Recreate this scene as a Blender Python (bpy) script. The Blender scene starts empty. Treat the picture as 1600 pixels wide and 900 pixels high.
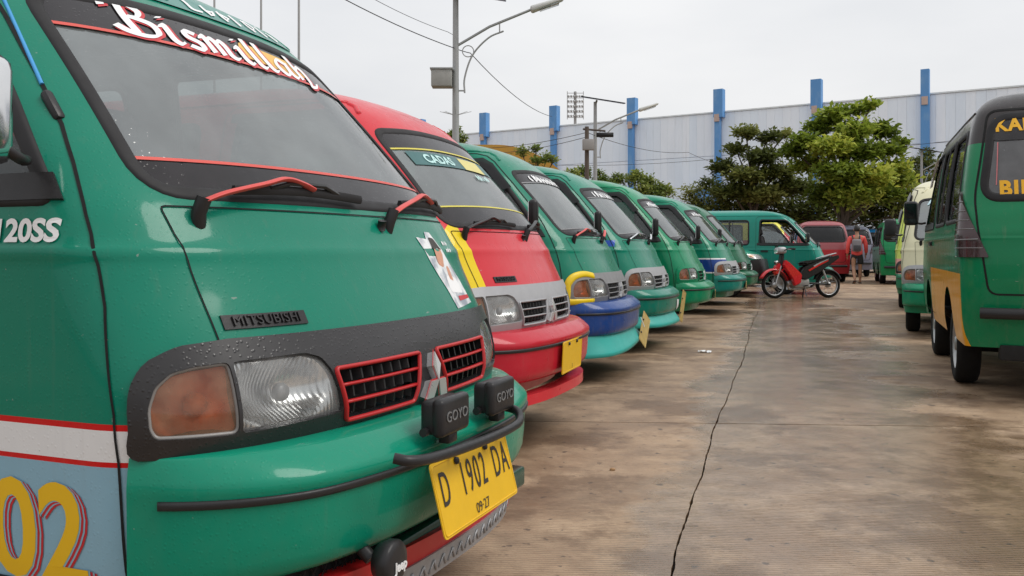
import bpy, bmesh, math, random
import numpy as np
from mathutils import Vector, Matrix
random.seed(7); rng = np.random.default_rng(7)
R = math.radians
scene = bpy.context.scene
C = scene.collection
# ------------------------------------------------------------------ camera
YAW = math.atan(416/1400)
cam = bpy.data.cameras.new('camera'); camo = bpy.data.objects.new('camera', cam); C.objects.link(camo)
camo.location = (0, 0, 1.0); camo.rotation_euler = (R(90), 0, YAW)
cam.sensor_width = 36; cam.lens = 31.5; cam.shift_y = -0.0375; cam.clip_start = .02; cam.clip_end = 3000
scene.camera = camo
# ------------------------------------------------------------------ sky and sun (overcast)
SUN_EL, SUN_AZ = R(52), R(86)          # azimuth: clockwise from +Y
world = bpy.data.worlds.new('World'); scene.world = world; world.use_nodes = True
wn = world.node_tree; wn.nodes.clear()
def wnode(t, **k):
    n = wn.nodes.new(t)
    for a, b in k.items(): setattr(n, a, b)
    return n
sky = wnode('ShaderNodeTexSky'); sky.sky_type = 'NISHITA'; sky.sun_disc = False
sky.sun_elevation = SUN_EL; sky.sun_rotation = SUN_AZ; sky.dust_density = 6; sky.air_density = 1.2
hs = wnode('ShaderNodeHueSaturation'); hs.inputs['Saturation'].default_value = .25
wn.links.new(sky.outputs[0], hs.inputs['Color'])
sc = wnode('ShaderNodeVectorMath', operation='SCALE'); sc.inputs['Scale'].default_value = .09
wn.links.new(hs.outputs[0], sc.inputs[0])
tc = wnode('ShaderNodeTexCoord'); mp = wnode('ShaderNodeMapping'); mp.inputs['Scale'].default_value = (1, 1, 3.2)
wn.links.new(tc.outputs['Generated'], mp.inputs[0])
nz = wnode('ShaderNodeTexNoise'); nz.inputs['Scale'].default_value = 1.6; nz.inputs['Detail'].default_value = 5; nz.inputs['Roughness'].default_value = .5
wn.links.new(mp.outputs[0], nz.inputs['Vector'])
cr = wnode('ShaderNodeValToRGB'); cr.color_ramp.elements[0].position = .3; cr.color_ramp.elements[1].position = .72
cr.color_ramp.elements[0].color = (.70, .725, .765, 1); cr.color_ramp.elements[1].color = (.93, .935, .945, 1)
wn.links.new(nz.outputs[0], cr.inputs[0])
mx = wnode('ShaderNodeMixRGB'); mx.inputs[0].default_value = .86
wn.links.new(sc.outputs[0], mx.inputs[1]); wn.links.new(cr.outputs[0], mx.inputs[2])
bg = wnode('ShaderNodeBackground'); bg.inputs['Strength'].default_value = 1.0
wo = wnode('ShaderNodeOutputWorld')
# overcast sky: a little brighter overhead than at the horizon
sx_ = wnode('ShaderNodeSeparateXYZ'); wn.links.new(tc.outputs['Generated'], sx_.inputs[0])
mr_ = wnode('ShaderNodeMapRange'); wn.links.new(sx_.outputs[2], mr_.inputs[0])
for i_, v_ in enumerate((0, 1, .98, 1.45)): mr_.inputs[i_+1].default_value = v_
ov = wnode('ShaderNodeVectorMath', operation='SCALE'); wn.links.new(mx.outputs[0], ov.inputs[0]); wn.links.new(mr_.outputs[0], ov.inputs['Scale'])
wn.links.new(ov.outputs[0], bg.inputs[0]); wn.links.new(bg.outputs[0], wo.inputs[0])
sl = bpy.data.lights.new('sun', 'SUN'); sl.energy = 1.5; sl.angle = R(28); sl.color = (1, .965, .91)
so = bpy.data.objects.new('sun', sl); C.objects.link(so); so.location = (5, -5, 20)
so.rotation_euler = Vector((-math.sin(SUN_AZ)*math.cos(SUN_EL), -math.cos(SUN_AZ)*math.cos(SUN_EL), -math.sin(SUN_EL))).to_track_quat('-Z', 'Y').to_euler()
scene.view_settings.view_transform = 'Standard'; scene.view_settings.look = 'None'
scene.view_settings.exposure = 0.0; scene.view_settings.gamma = 1
# ------------------------------------------------------------------ pixel helpers (photo 1600x900)
_s, _c = math.sin(YAW), math.cos(YAW)
def at(px, d, py=None, z=None):
    """point seen at column px, at depth d along the view axis; height from row py or given"""
    r = (px-800)/1400*d
    zz = z if z is not None else 1+(390-py)/1400*d
    return Vector((r*_c-d*_s, r*_s+d*_c, zz))
# ------------------------------------------------------------------ objects
def link(o, parent=None):
    C.objects.link(o)
    if parent is not None: o.parent = parent
    return o
def tag(o, label=None, cat=None, group=None, kind=None):
    if label: o['label'] = label
    if cat: o['category'] = cat
    if group: o['group'] = group
    if kind: o['kind'] = kind
    return o
def empty(name, loc=(0, 0, 0), rz=0, label=None, cat=None, group=None):
    o = bpy.data.objects.new(name, None); o.empty_display_size = .1
    o.location = loc; o.rotation_euler = (0, 0, rz); link(o)
    return tag(o, label, cat, group)
def from_data(name, v, f, m, parent=None, smooth=True):
    me = bpy.data.meshes.new(name); me.from_pydata([tuple(map(float, p)) for p in v], [], f); me.update()
    if smooth: me.polygons.foreach_set('use_smooth', [True]*len(me.polygons))
    if m is not None: me.materials.append(m)
    return link(bpy.data.objects.new(name, me), parent)
def from_bm(name, bm, m, parent=None, smooth=False, angle=None):
    me = bpy.data.meshes.new(name); bm.normal_update(); bm.to_mesh(me); bm.free()
    if smooth or angle:
        me.polygons.foreach_set('use_smooth', [True]*len(me.polygons))
        if angle: me.set_sharp_from_angle(angle=R(angle))
    if m is not None: me.materials.append(m)
    return link(bpy.data.objects.new(name, me), parent)
def add_box(bm, c, s, rot=None, bev=0, seg=2):
    t = bmesh.new(); bmesh.ops.create_cube(t, size=1)
    bmesh.ops.scale(t, vec=s, verts=t.verts)
    if bev: bmesh.ops.bevel(t, geom=t.edges[:], offset=bev, segments=seg, affect='EDGES', profile=.5)
    if rot is not None: bmesh.ops.rotate(t, cent=(0, 0, 0), matrix=rot, verts=t.verts)
    bmesh.ops.translate(t, vec=c, verts=t.verts)
    me = bpy.data.meshes.new('tmp'); t.to_mesh(me); t.free(); bm.from_mesh(me); bpy.data.meshes.remove(me)
def box(name, c, s, m, parent=None, rot=None, bev=0, seg=2):
    bm = bmesh.new(); add_box(bm, c, s, rot, bev, seg)
    return from_bm(name, bm, m, parent, angle=35 if bev else None)
def frames(path, closed):
    P = np.array(path, float); n = len(P)
    if closed: T = np.roll(P, -1, 0)-np.roll(P, 1, 0)
    else:
        T = np.gradient(P, axis=0)
    T /= np.linalg.norm(T, axis=1)[:, None]+1e-12
    return P, T
def tube_data(path, r, seg=8, closed=False, taper=None, flat=1.0, up=(0, 0, 1)):
    P, T = frames(path, closed); n = len(P); U = np.array(up, float)
    v = []; f = []
    prev = None
    for i in range(n):
        t = T[i]
        a = np.cross(t, U) if prev is None else prev-t*np.dot(prev, t)
        if np.linalg.norm(a) < 1e-6: a = np.cross(t, (1, .3, .2))
        a /= np.linalg.norm(a); b = np.cross(a, t); prev = a
        rr = r if taper is None else taper[i]
        for k in range(seg):
            th = 2*math.pi*k/seg
            v.append(P[i]+a*math.cos(th)*rr+b*math.sin(th)*rr*flat)
    m = n if closed else n-1
    for i in range(m):
        j = (i+1) % n
        for k in range(seg):
            l = (k+1) % seg
            f.append((i*seg+k, i*seg+l, j*seg+l, j*seg+k))
    if not closed:
        f.append(tuple(range(seg))); f.append(tuple(reversed(range((n-1)*seg, n*seg))))
    return v, f
def tube(name, path, r, m, parent=None, **k):
    v, f = tube_data(path, r, **k); o = from_data(name, v, f, m, parent)
    o.data.set_sharp_from_angle(angle=R(50)); return o
def merge(*parts):
    V, F = [], []
    for v, f in parts:
        o = len(V); V += list(v); F += [tuple(i+o for i in q) for q in f]
    return V, F
def lathe_data(prof, seg=28, axis='y', c=(0, 0, 0)):
    """profile of (axial, radius)"""
    v = []; f = []
    for a, r in prof:
        for k in range(seg):
            t = 2*math.pi*k/seg; p = (r*math.cos(t), a, r*math.sin(t))
            if axis == 'z': p = (r*math.cos(t), r*math.sin(t), a)
            if axis == 'x': p = (a, r*math.cos(t), r*math.sin(t))
            v.append((p[0]+c[0], p[1]+c[1], p[2]+c[2]))
    for i in range(len(prof)-1):
        for k in range(seg):
            l = (k+1) % seg
            f.append((i*seg+k, i*seg+l, (i+1)*seg+l, (i+1)*seg+k))
    return v, f
def smooth_path(pts, n=8, closed=False):
    P = np.array(pts, float); out = []
    m = len(P)
    for i in range(m if closed else m-1):
        p0 = P[(i-1) % m] if closed or i > 0 else 2*P[0]-P[1]
        p1, p2 = P[i], P[(i+1) % m]
        p3 = P[(i+2) % m] if closed or i < m-2 else 2*P[-1]-P[-2]
        for k in range(n):
            t = k/n
            out.append(.5*((2*p1)+(-p0+p2)*t+(2*p0-5*p1+4*p2-p3)*t*t+(-p0+3*p1-3*p2+p3)*t**3))
    if not closed: out.append(P[-1])
    return out
def rounded(poly, r, n=5):
    """rounded corners of a 2-D polygon; r a number or one per corner"""
    out = []; m = len(poly)
    for i in range(m):
        p0, p, p1 = (np.array(poly[(i+k) % m], float) for k in (-1, 0, 1))
        rr = r[i] if isinstance(r, (list, tuple)) else r
        a, b = p0-p, p1-p; la, lb = np.linalg.norm(a), np.linalg.norm(b)
        d = min(rr, la*.45, lb*.45)
        if d < 1e-5: out.append(tuple(p)); continue
        q0, q1 = p+a/la*d, p+b/lb*d
        for k in range(n+1):
            t = k/n; out.append(tuple((1-t)**2*q0+2*t*(1-t)*p+t*t*q1))
    return out
def resample(poly, step, closed=True):
    out = []; m = len(poly)
    for i in range(m if closed else m-1):
        a, b = np.array(poly[i], float), np.array(poly[(i+1) % m], float)
        k = max(1, int(math.ceil(np.linalg.norm(b-a)/step)))
        out += [tuple(a+(b-a)*j/k) for j in range(k)]
    if not closed: out.append(tuple(poly[-1]))
    return out
def inside(P, poly):
    P = np.asarray(P, float).reshape(-1, 2); x, y = P[:, 0], P[:, 1]; res = np.zeros(len(P), bool); n = len(poly)
    for i in range(n):
        x0, y0 = poly[i]; x1, y1 = poly[(i+1) % n]
        if y0 == y1: continue
        res ^= ((y0 > y) != (y1 > y)) & (x < (x1-x0)*(y-y0)/(y1-y0)+x0)
    return res
def bisect_poly(bm, poly, ax, test=None, pad=.0):
    """cut faces of bm along the outline poly given in the two coordinates ax"""
    i0, i1 = ax; n = len(poly)
    for k in range(n):
        a, b = poly[k], poly[(k+1) % n]
        lo = (min(a[0], b[0])-1e-4, min(a[1], b[1])-1e-4); hi = (max(a[0], b[0])+1e-4, max(a[1], b[1])+1e-4)
        fs = []
        for f in bm.faces:
            if test and not test(f): continue
            c0 = [v.co[i0] for v in f.verts]; 
            if max(c0) < lo[0] or min(c0) > hi[0]: continue
            c1 = [v.co[i1] for v in f.verts]
            if max(c1) < lo[1] or min(c1) > hi[1]: continue
            fs.append(f)
        if not fs: continue
        es = set(e for f in fs for e in f.edges); vs = set(v for f in fs for v in f.verts)
        co = [0, 0, 0]; no = [0, 0, 0]
        co[i0], co[i1] = a; no[i0], no[i1] = (b[1]-a[1], -(b[0]-a[0]))
        if abs(no[0])+abs(no[1])+abs(no[2]) < 1e-9: continue
        bmesh.ops.bisect_plane(bm, geom=list(vs)+list(es)+fs, dist=1e-5, plane_co=co, plane_no=no)
def sheet_data(outer, holes=(), step=.03):
    """flat patch (u,v) with the given outline and holes, gridded so it can be bent onto a surface"""
    us = [p[0] for p in outer]; vs = [p[1] for p in outer]
    nu = max(1, int(math.ceil((max(us)-min(us))/step))); nv = max(1, int(math.ceil((max(vs)-min(vs))/step)))
    bm = bmesh.new(); e = 1e-3
    X = np.linspace(min(us)-e, max(us)+e, nu+1); Y = np.linspace(min(vs)-e, max(vs)+e, nv+1)
    g = [[bm.verts.new((x, y, 0)) for x in X] for y in Y]
    for j in range(nv):
        for i in range(nu): bm.faces.new((g[j][i], g[j][i+1], g[j+1][i+1], g[j+1][i]))
    for poly in (outer, *holes): bisect_poly(bm, poly, (0, 1))
    fs = bm.faces[:]; cen = [f.calc_center_median()[:2] for f in fs]
    keep = inside(cen, outer)
    for h in holes: keep &= ~inside(cen, h)
    bmesh.ops.delete(bm, geom=[f for f, k in zip(fs, keep) if not k], context='FACES')
    bmesh.ops.remove_doubles(bm, verts=bm.verts, dist=1e-5)
    return bm
def sheet(name, outer, holes, mp, m, parent=None, off=0., thick=0., step=.03, smooth=True, offf=None):
    """bend the patch with mp(u, v, offset); thick > 0 gives it turned edges towards the body"""
    bm = sheet_data(outer, holes, step)
    uv = {v: (v.co[0], v.co[1]) for v in bm.verts}
    if thick:
        be = [e for e in bm.edges if len(e.link_faces) == 1]
        r = bmesh.ops.extrude_edge_only(bm, edges=be)
        nv = [g for g in r['geom'] if isinstance(g, bmesh.types.BMVert)]
        low = set(nv)
        for v in nv: uv[v] = (v.co[0], v.co[1])
    else: low = set()
    for v in bm.verts:
        u, w = uv[v]; o = off+(offf(u, w) if offf else 0)
        v.co = mp(u, w, o-(thick if v in low else 0))
    bmesh.ops.recalc_face_normals(bm, faces=bm.faces)
    o = from_bm(name, bm, m, parent, smooth=smooth)
    if thick: o.data.set_sharp_from_angle(angle=R(40))
    return o
def band_data(path, mp, w, h, closed=True, off=0., prof=None):
    """raised strip along a 2-D path bent onto a surface: rubber gaskets, seams, mouldings"""
    P = np.array(path, float); n = len(P)
    T = (np.roll(P, -1, 0)-np.roll(P, 1, 0)) if closed else np.gradient(P, axis=0)
    T /= np.linalg.norm(T, axis=1)[:, None]+1e-12; N = np.stack([-T[:, 1], T[:, 0]], 1)
    prof = prof or [(-.5, -.3), (-.42, .6), (-.2, 1), (.2, 1), (.42, .6), (.5, -.3)]
    v = []; f = []; k = len(prof)
    for i in range(n):
        for a, b in prof:
            q = P[i]+N[i]*a*w; v.append(mp(q[0], q[1], off+b*h))
    for i in range(n if closed else n-1):
        j = (i+1) % n
        for a in range(k-1): f.append((i*k+a, j*k+a, j*k+a+1, i*k+a+1))
    if not closed: f += [tuple(range(k)), tuple(reversed(range((n-1)*k, n*k)))]
    return v, f
def band(name, path, mp, w, h, m, parent=None, **k):
    v, f = band_data(path, mp, w, h, **k); o = from_data(name, v, f, m, parent)
    bm = bmesh.new(); bm.from_mesh(o.data); bmesh.ops.recalc_face_normals(bm, faces=bm.faces); bm.to_mesh(o.data); bm.free()
    return o
SEAM = [(-.5, 0), (.5, 0)]
def text_verts(s, size, ext=0., shear=0., bold=0., align='CENTER', sx=1., space=1.):
    cu = bpy.data.curves.new('t', 'FONT'); cu.body = s; cu.size = size; cu.extrude = ext; cu.shear = shear; cu.offset = bold
    cu.align_x = align; cu.align_y = 'CENTER'; cu.space_character = space; cu.resolution_u = 4
    o = bpy.data.objects.new('t', cu); C.objects.link(o); bpy.context.view_layer.update()
    me = bpy.data.meshes.new_from_object(o.evaluated_get(bpy.context.evaluated_depsgraph_get()))
    v = np.array([p.co[:] for p in me.vertices]).reshape(-1, 3); f = [tuple(p.vertices) for p in me.polygons]
    bpy.data.objects.remove(o); bpy.data.curves.remove(cu); bpy.data.meshes.remove(me)
    v[:, 0] *= sx
    return v, f
def text(name, s, size, mp, m, parent, off=.003, flip=1, arc=0., **k):
    v, f = text_verts(s, size, **k)
    return from_data(name, [mp(flip*p[0], p[1]+arc*p[0]**2, off+p[2]) for p in v], f, m, parent, smooth=False)
def pen_text(name, strokes, mp, m, parent, nib=.16, ang=40, off=.003, thin=.05, dx=0., dy=0.):
    """lettering drawn with a broad-nib pen: strokes are lists of points in letter units"""
    V, F = [], []
    for st in strokes:
        P = np.array(smooth_path([(x, y, 0) for x, y in st], 7))[:, :2] if len(st) > 2 else np.array(resample(st, .06, False)); T = np.gradient(P, axis=0); T /= np.linalg.norm(T, axis=1)[:, None]+1e-9
        nv = np.array((math.cos(R(ang)), math.sin(R(ang)))); o = len(V)
        for p, t in zip(P, T):
            n_ = np.array((-t[1], t[0])); w = nv*nib/2 if np.dot(nv, n_) > 0 else -nv*nib/2
            w = w+n_*thin/2; V += [mp(p[0]+w[0]+dx, p[1]+w[1]+dy, off), mp(p[0]-w[0]+dx, p[1]-w[1]+dy, off)]
        F += [(o+2*i, o+2*i+1, o+2*i+3, o+2*i+2) for i in range(len(P)-1)]
    o_ = from_data(name, V, F, m, parent, smooth=False)
    if len(strokes) < 40 and name == 'lettering': o_['kind'] = 'stuff'
    return o_
def faded(n, seed):
    """worn lettering that can no longer be read: short broken pen strokes"""
    r_ = random.Random(seed); out = []
    for i in range(n):
        x = i*.8; h = r_.uniform(.7, 1.05)
        out.append([(x+r_.uniform(0, .1), h), (x+r_.uniform(-.05, .05), h*.5), (x+r_.uniform(0, .12), 0)])
        if r_.random() < .75: out.append([(x, h*r_.uniform(.4, 1)), (x+.28, h*r_.uniform(.5, 1.05)), (x+.42, h*r_.uniform(.1, .7)), (x+.2, h*r_.uniform(0, .3))])
    return out
def plane_map(o, ux, uy, n):
    o, ux, uy, n = (np.array(q, float) for q in (o, ux, uy, n))
    return lambda a, b, c: o+ux*a+uy*b+n*c
# ------------------------------------------------------------------ materials
def rgb(h):
    h = h.lstrip('#'); return tuple((int(h[i:i+2], 16)/255)**2.2 for i in (0, 2, 4))
class M:
    def __init__(s, name):
        s.m = bpy.data.materials.new(name); s.m.use_nodes = True; s.t = s.m.node_tree; s.b = s.t.nodes['Principled BSDF']; s.o = s.t.nodes['Material Output']
    def n(s, t, **k):
        n = s.t.nodes.new(t)
        for a, b in k.items(): setattr(n, a, b)
        return n
    def l(s, a, b): s.t.links.new(a, b)
    def obj(s, what='Object'):
        return s.n('ShaderNodeTexCoord').outputs[what]
    def noise(s, vec, scale, detail=4, rough=.55, stretch=None):
        if stretch:
            mp = s.n('ShaderNodeMapping'); mp.inputs['Scale'].default_value = stretch; s.l(vec, mp.inputs[0]); vec = mp.outputs[0]
        n = s.n('ShaderNodeTexNoise'); n.inputs['Scale'].default_value = scale; n.inputs['Detail'].default_value = detail; n.inputs['Roughness'].default_value = rough
        s.l(vec, n.inputs['Vector']); return n.outputs[0]
    def ramp(s, fac, a, b, ca=(0, 0, 0, 1), cb=(1, 1, 1, 1)):
        r = s.n('ShaderNodeValToRGB'); e = r.color_ramp.elements; e[0].position = a; e[1].position = b; e[0].color = (*ca[:3], 1); e[1].color = (*cb[:3], 1)
        s.l(fac, r.inputs[0]); return r.outputs[0]
    def mix(s, fac, a, b, mode='MIX'):
        n = s.n('ShaderNodeMixRGB', blend_type=mode)
        for i, x in enumerate((fac, a, b)):
            if isinstance(x, (int, float)): n.inputs[i].default_value = x if i == 0 else (x, x, x, 1)
            elif isinstance(x, tuple): n.inputs[i].default_value = (*x[:3], 1)
            else: s.l(x, n.inputs[i])
        return n.outputs[0]
    def math(s, op, a, b=0., clamp=False):
        n = s.n('ShaderNodeMath', operation=op); n.use_clamp = clamp
        for i, x in enumerate((a, b)):
            if isinstance(x, (int, float)): n.inputs[i].default_value = x
            else: s.l(x, n.inputs[i])
        return n.outputs[0]
    def mr(s, v, a, b, c=0., d=1.):
        n = s.n('ShaderNodeMapRange'); s.l(v, n.inputs[0])
        for i, x in enumerate((a, b, c, d)): n.inputs[i+1].default_value = x
        return n.outputs[0]
    def bump(s, h, strength=.2, dist=.01, normal=None):
        n = s.n('ShaderNodeBump'); n.inputs['Strength'].default_value = strength; n.inputs['Distance'].default_value = dist
        s.l(h, n.inputs['Height'])
        if normal is not None: s.l(normal, n.inputs['Normal'])
        return n.outputs[0]
    def set(s, **k):
        for a, b in k.items():
            i = s.b.inputs[a.replace('_', ' ')]
            if isinstance(b, tuple): i.default_value = (*b[:3], 1)
            elif isinstance(b, (int, float)): i.default_value = b
            else: s.l(b, i)
        return s
def drops(m, vec, dens=.35):
    """rain beads: height of scattered small drops"""
    v = m.n('ShaderNodeTexVoronoi'); v.inputs['Scale'].default_value = 120; m.l(vec, v.inputs['Vector'])
    r = m.ramp(v.outputs['Distance'], .0, .42, (1, 1, 1), (0, 0, 0))
    sel = m.n('ShaderNodeSeparateColor'); m.l(v.outputs['Color'], sel.inputs[0])
    return m.math('MULTIPLY', r, m.math('LESS_THAN', sel.outputs[0], dens))
def simple(name, col, rough=.5, metal=0., coat=0., var=.12, scale=9., bump=0., spec=.5):
    m = M(name); o = m.obj(); n = m.noise(o, scale, 6, .6)
    c = m.mix(n, tuple(x*(1-var) for x in col), tuple(min(1, x*(1+var)) for x in col))
    m.set(Base_Color=c, Metallic=metal, Coat_Weight=coat, Specular_IOR_Level=spec)
    m.set(Roughness=m.ramp(m.noise(o, scale*2.3, 4), .2, .8, (max(.02, rough-.08),)*3, (min(1, rough+.1),)*3))
    if bump: m.set(Normal=m.bump(m.noise(o, scale*14, 4), bump, .004))
    return m.m
def paint(name, col, zones=(), rough=.32, wet=1., dirt=.25, fade=.12):
    """old enamel: zones are (colour, dict of xyz limits in van coordinates) printed over the base colour"""
    m = M(name); o = m.obj(); sep = m.n('ShaderNodeSeparateXYZ'); m.l(o, sep.inputs[0])
    n1 = m.noise(o, 1.7, 5, .6); n2 = m.noise(o, 14, 6, .65)
    c = m.mix(n1, tuple(x*(1-fade) for x in col), tuple(min(1, x*(1+fade)) for x in col))
    absy = m.math('ABSOLUTE', sep.outputs[1])
    for zc, lim in zones:
        f = None
        for k, (lo, hi) in lim.items():
            s = {'x': sep.outputs[0], 'y': sep.outputs[1], 'z': sep.outputs[2], 'a': absy}[k]
            g = m.math('MULTIPLY', m.math('GREATER_THAN', s, lo), m.math('LESS_THAN', s, hi))
            f = g if f is None else m.math('MULTIPLY', f, g)
        c = m.mix(f, c, tuple(zc))
    # road grime: blotchy, thicker low down where the wheels throw it
    low = m.ramp(sep.outputs[2], .25, .75, (1, 1, 1), (.12, .12, .12))
    g = m.math('MULTIPLY', m.math('MULTIPLY', m.ramp(n2, .48, .78), low), dirt)
    c = m.mix(g, c, (.16, .12, .085))
    sc = m.noise(o, 55, 3, .7, (1, .25, 1)); chips = m.math('MULTIPLY', m.ramp(sc, .715, .73), .5)
    c = m.mix(chips, c, (.33, .32, .3))
    d = drops(m, o, .5)
    streak = m.noise(o, 26, 3, .5, (1, 1, .12))
    drip = m.math('MULTIPLY', m.ramp(m.noise(o, 34, 4, .6, (1, 1, .06)), .58, .72), dirt*.5)
    c = m.mix(drip, c, (.22, .19, .15))
    m.set(Base_Color=c, Roughness=m.ramp(m.math('ADD', m.math('MULTIPLY', n2, .6), m.math('MULTIPLY', streak, .4)), .3, .7, (rough-.1,)*3, (rough+.14,)*3),
          Coat_Weight=.36, Coat_Roughness=.07, Specular_IOR_Level=.12)
    b = m.bump(m.noise(o, 2.6, 3, .5), .22, .016)
    b = m.bump(d, .22*wet, .0025, b)
    m.set(Normal=b)
    return m.m
def glass(name, tint=(.35, .4, .4), fres=1.45, wet=1., rough=.03, haze=.10, hcol=(.3, .33, .33)):
    m = M(name); o = m.obj()
    tr = m.n('ShaderNodeBsdfTransparent'); tr.inputs[0].default_value = (*tint, 1)
    gl = m.n('ShaderNodeBsdfGlossy'); gl.inputs['Roughness'].default_value = rough
    df = m.n('ShaderNodeBsdfDiffuse'); df.inputs[0].default_value = (*hcol, 1)
    film = m.n('ShaderNodeMixShader')       # dusty water film; its diffuse also paints in sky reflection on the glass
    m.l(m.ramp(m.noise(o, 5, 6, .6), .25, .8, (haze*.6,)*3, (haze*1.5,)*3), film.inputs[0])
    m.l(tr.outputs[0], film.inputs[1]); m.l(df.outputs[0], film.inputs[2])
    fr = m.n('ShaderNodeFresnel'); fr.inputs[0].default_value = fres
    nb = m.bump(drops(m, o, .3), .3*wet, .002)
    m.l(nb, gl.inputs['Normal']); m.l(nb, fr.inputs['Normal'])
    mxs = m.n('ShaderNodeMixShader'); m.l(fr.outputs[0], mxs.inputs[0]); m.l(film.outputs[0], mxs.inputs[1]); m.l(gl.outputs[0], mxs.inputs[2])
    m.l(mxs.outputs[0], m.o.inputs[0])
    return m.m
GREEN = (.001, .178, .112)
MT = dict(
    black=simple('black_plastic', (.020, .019, .020), .36, bump=.10, scale=26, spec=.32), rubber=simple('rubber', (.016, .015, .016), .6, var=.3, spec=.3),
    tyre=simple('tyre', (.014, .0135, .013), .85, var=.35, bump=.3, spec=.2), gap=simple('gap', (.006, .006, .006), .9), dark=simple('dark_interior', (.03, .03, .032), .8),
    seat=simple('seat_vinyl', (.06, .055, .055), .6), chrome=simple('chrome', (.75, .75, .75), .12, 1.), steel=simple('steel_rim', (.42, .42, .42), .4, .7, var=.25),
    silver=simple('silver_trim', (.36, .36, .37), .42, .25, scale=20), grey=simple('grey_trim', (.2, .2, .205), .5), red=simple('red_enamel', (.45, .012, .014), .38),
    white=simple('white_vinyl', (.78, .78, .78), .45, var=.05), whitered=simple('wiper_red', (.6, .06, .05), .4), yellow=simple('yellow_plate', (.72, .43, .01), .42, var=.08, scale=20),
    plateink=simple('plate_ink', (.03, .024, .02), .6), blue=simple('blue_enamel', (.012, .05, .24), .38), sky=simple('pale_blue_vinyl', (.24, .42, .52), .4),
    yel=simple('yellow_vinyl', (.75, .45, .004), .4, var=.04), redv=simple('red_vinyl', (.5, .012, .02), .4), turq=simple('turquoise_enamel', (.03, .38, .33), .42),
    yellowtrim=simple('yellow_trim', (.78, .55, .005), .4), tread=simple('tread_plate', (.34, .34, .35), .5, .5, var=.3, scale=30),
    redlens=simple('tail_lens', (.032, .005, .006), .18, coat=.6), under=simple('underbody', (.012, .012, .012), .9),
    reflector=None, lens=None, amber=None)
m = M('reflector'); o = m.obj(); wv = m.n('ShaderNodeTexWave'); wv.inputs['Scale'].default_value = 30; wv.bands_direction = 'Y'; m.l(o, wv.inputs[0])
m.set(Base_Color=m.mix(m.noise(o, 18), (.55, .55, .56), (.95, .95, .95)), Metallic=.85, Roughness=.22, Normal=m.bump(wv.outputs[1], .22, .003)); MT['reflector'] = m.m
def lens_mat(name, tint, haze, hc):
    m = M(name); o = m.obj(); tr = m.n('ShaderNodeBsdfTransparent'); tr.inputs[0].default_value = (*tint, 1)
    gl = m.n('ShaderNodeBsdfGlossy'); gl.inputs['Roughness'].default_value = .06; df = m.n('ShaderNodeBsdfDiffuse'); df.inputs[0].default_value = (*hc, 1)
    a = m.n('ShaderNodeMixShader'); m.l(m.ramp(m.noise(o, 16, 5), .3, .75, (haze*.4,)*3, (haze*1.6,)*3), a.inputs[0]); m.l(tr.outputs[0], a.inputs[1]); m.l(df.outputs[0], a.inputs[2])
    fr = m.n('ShaderNodeFresnel'); fr.inputs[0].default_value = 1.5; b = m.n('ShaderNodeMixShader')
    m.l(fr.outputs[0], b.inputs[0]); m.l(a.outputs[0], b.inputs[1]); m.l(gl.outputs[0], b.inputs[2]); m.l(b.outputs[0], m.o.inputs[0])
    return m.m
MT['lens'] = lens_mat('clear_lens', (.86, .87, .86), .22, (.5, .5, .49))
MT['amber'] = lens_mat('amber_lens', (.93, .62, .42), .32, (.42, .24, .15))
MT['amberback'] = simple('amber_back', (.62, .2, .06), .3, .45, var=.35, scale=14); MT['amberbulb'] = simple('amber_bulb', (.75, .25, .04), .2); MT['lensrim'] = simple('lens_rim', (.22, .21, .20), .3)
MT['glass'] = glass('windscreen_glass', (.30, .35, .35), 2.45, haze=.24, hcol=(.38, .43, .43))  # pale haze colour imitates sky reflected in the windscreens
MT['sideglass'] = glass('side_glass', (.5, .53, .52), 1.6, haze=.12)
MT['tint'] = glass('tinted_glass', (.08, .08, .085), 1.45, haze=.12, hcol=(.06, .06, .065))
m = M('rain_beaded_plastic'); o = m.obj(); dr = drops(m, o, .6)
m.set(Base_Color=m.mix(m.noise(o, 20, 5), (.014, .013, .014), (.024, .022, .023)), Roughness=m.mix(dr, .34, .12), Specular_IOR_Level=.45, Coat_Weight=.12, Coat_Roughness=.2, Normal=m.bump(dr, .3, .003)); MT['beaded'] = m.m
MT['badge'] = simple('badge_silver', (.62, .62, .62), .3, .5)
MT['reartint'] = glass('rear_glass', (.10, .10, .105), 1.6, haze=.5, hcol=(.17, .17, .175))
MT['sunstrip'] = glass('sun_strip_film', (.06, .055, .06), 1.42, haze=.5, hcol=(.045, .04, .043))
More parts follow.
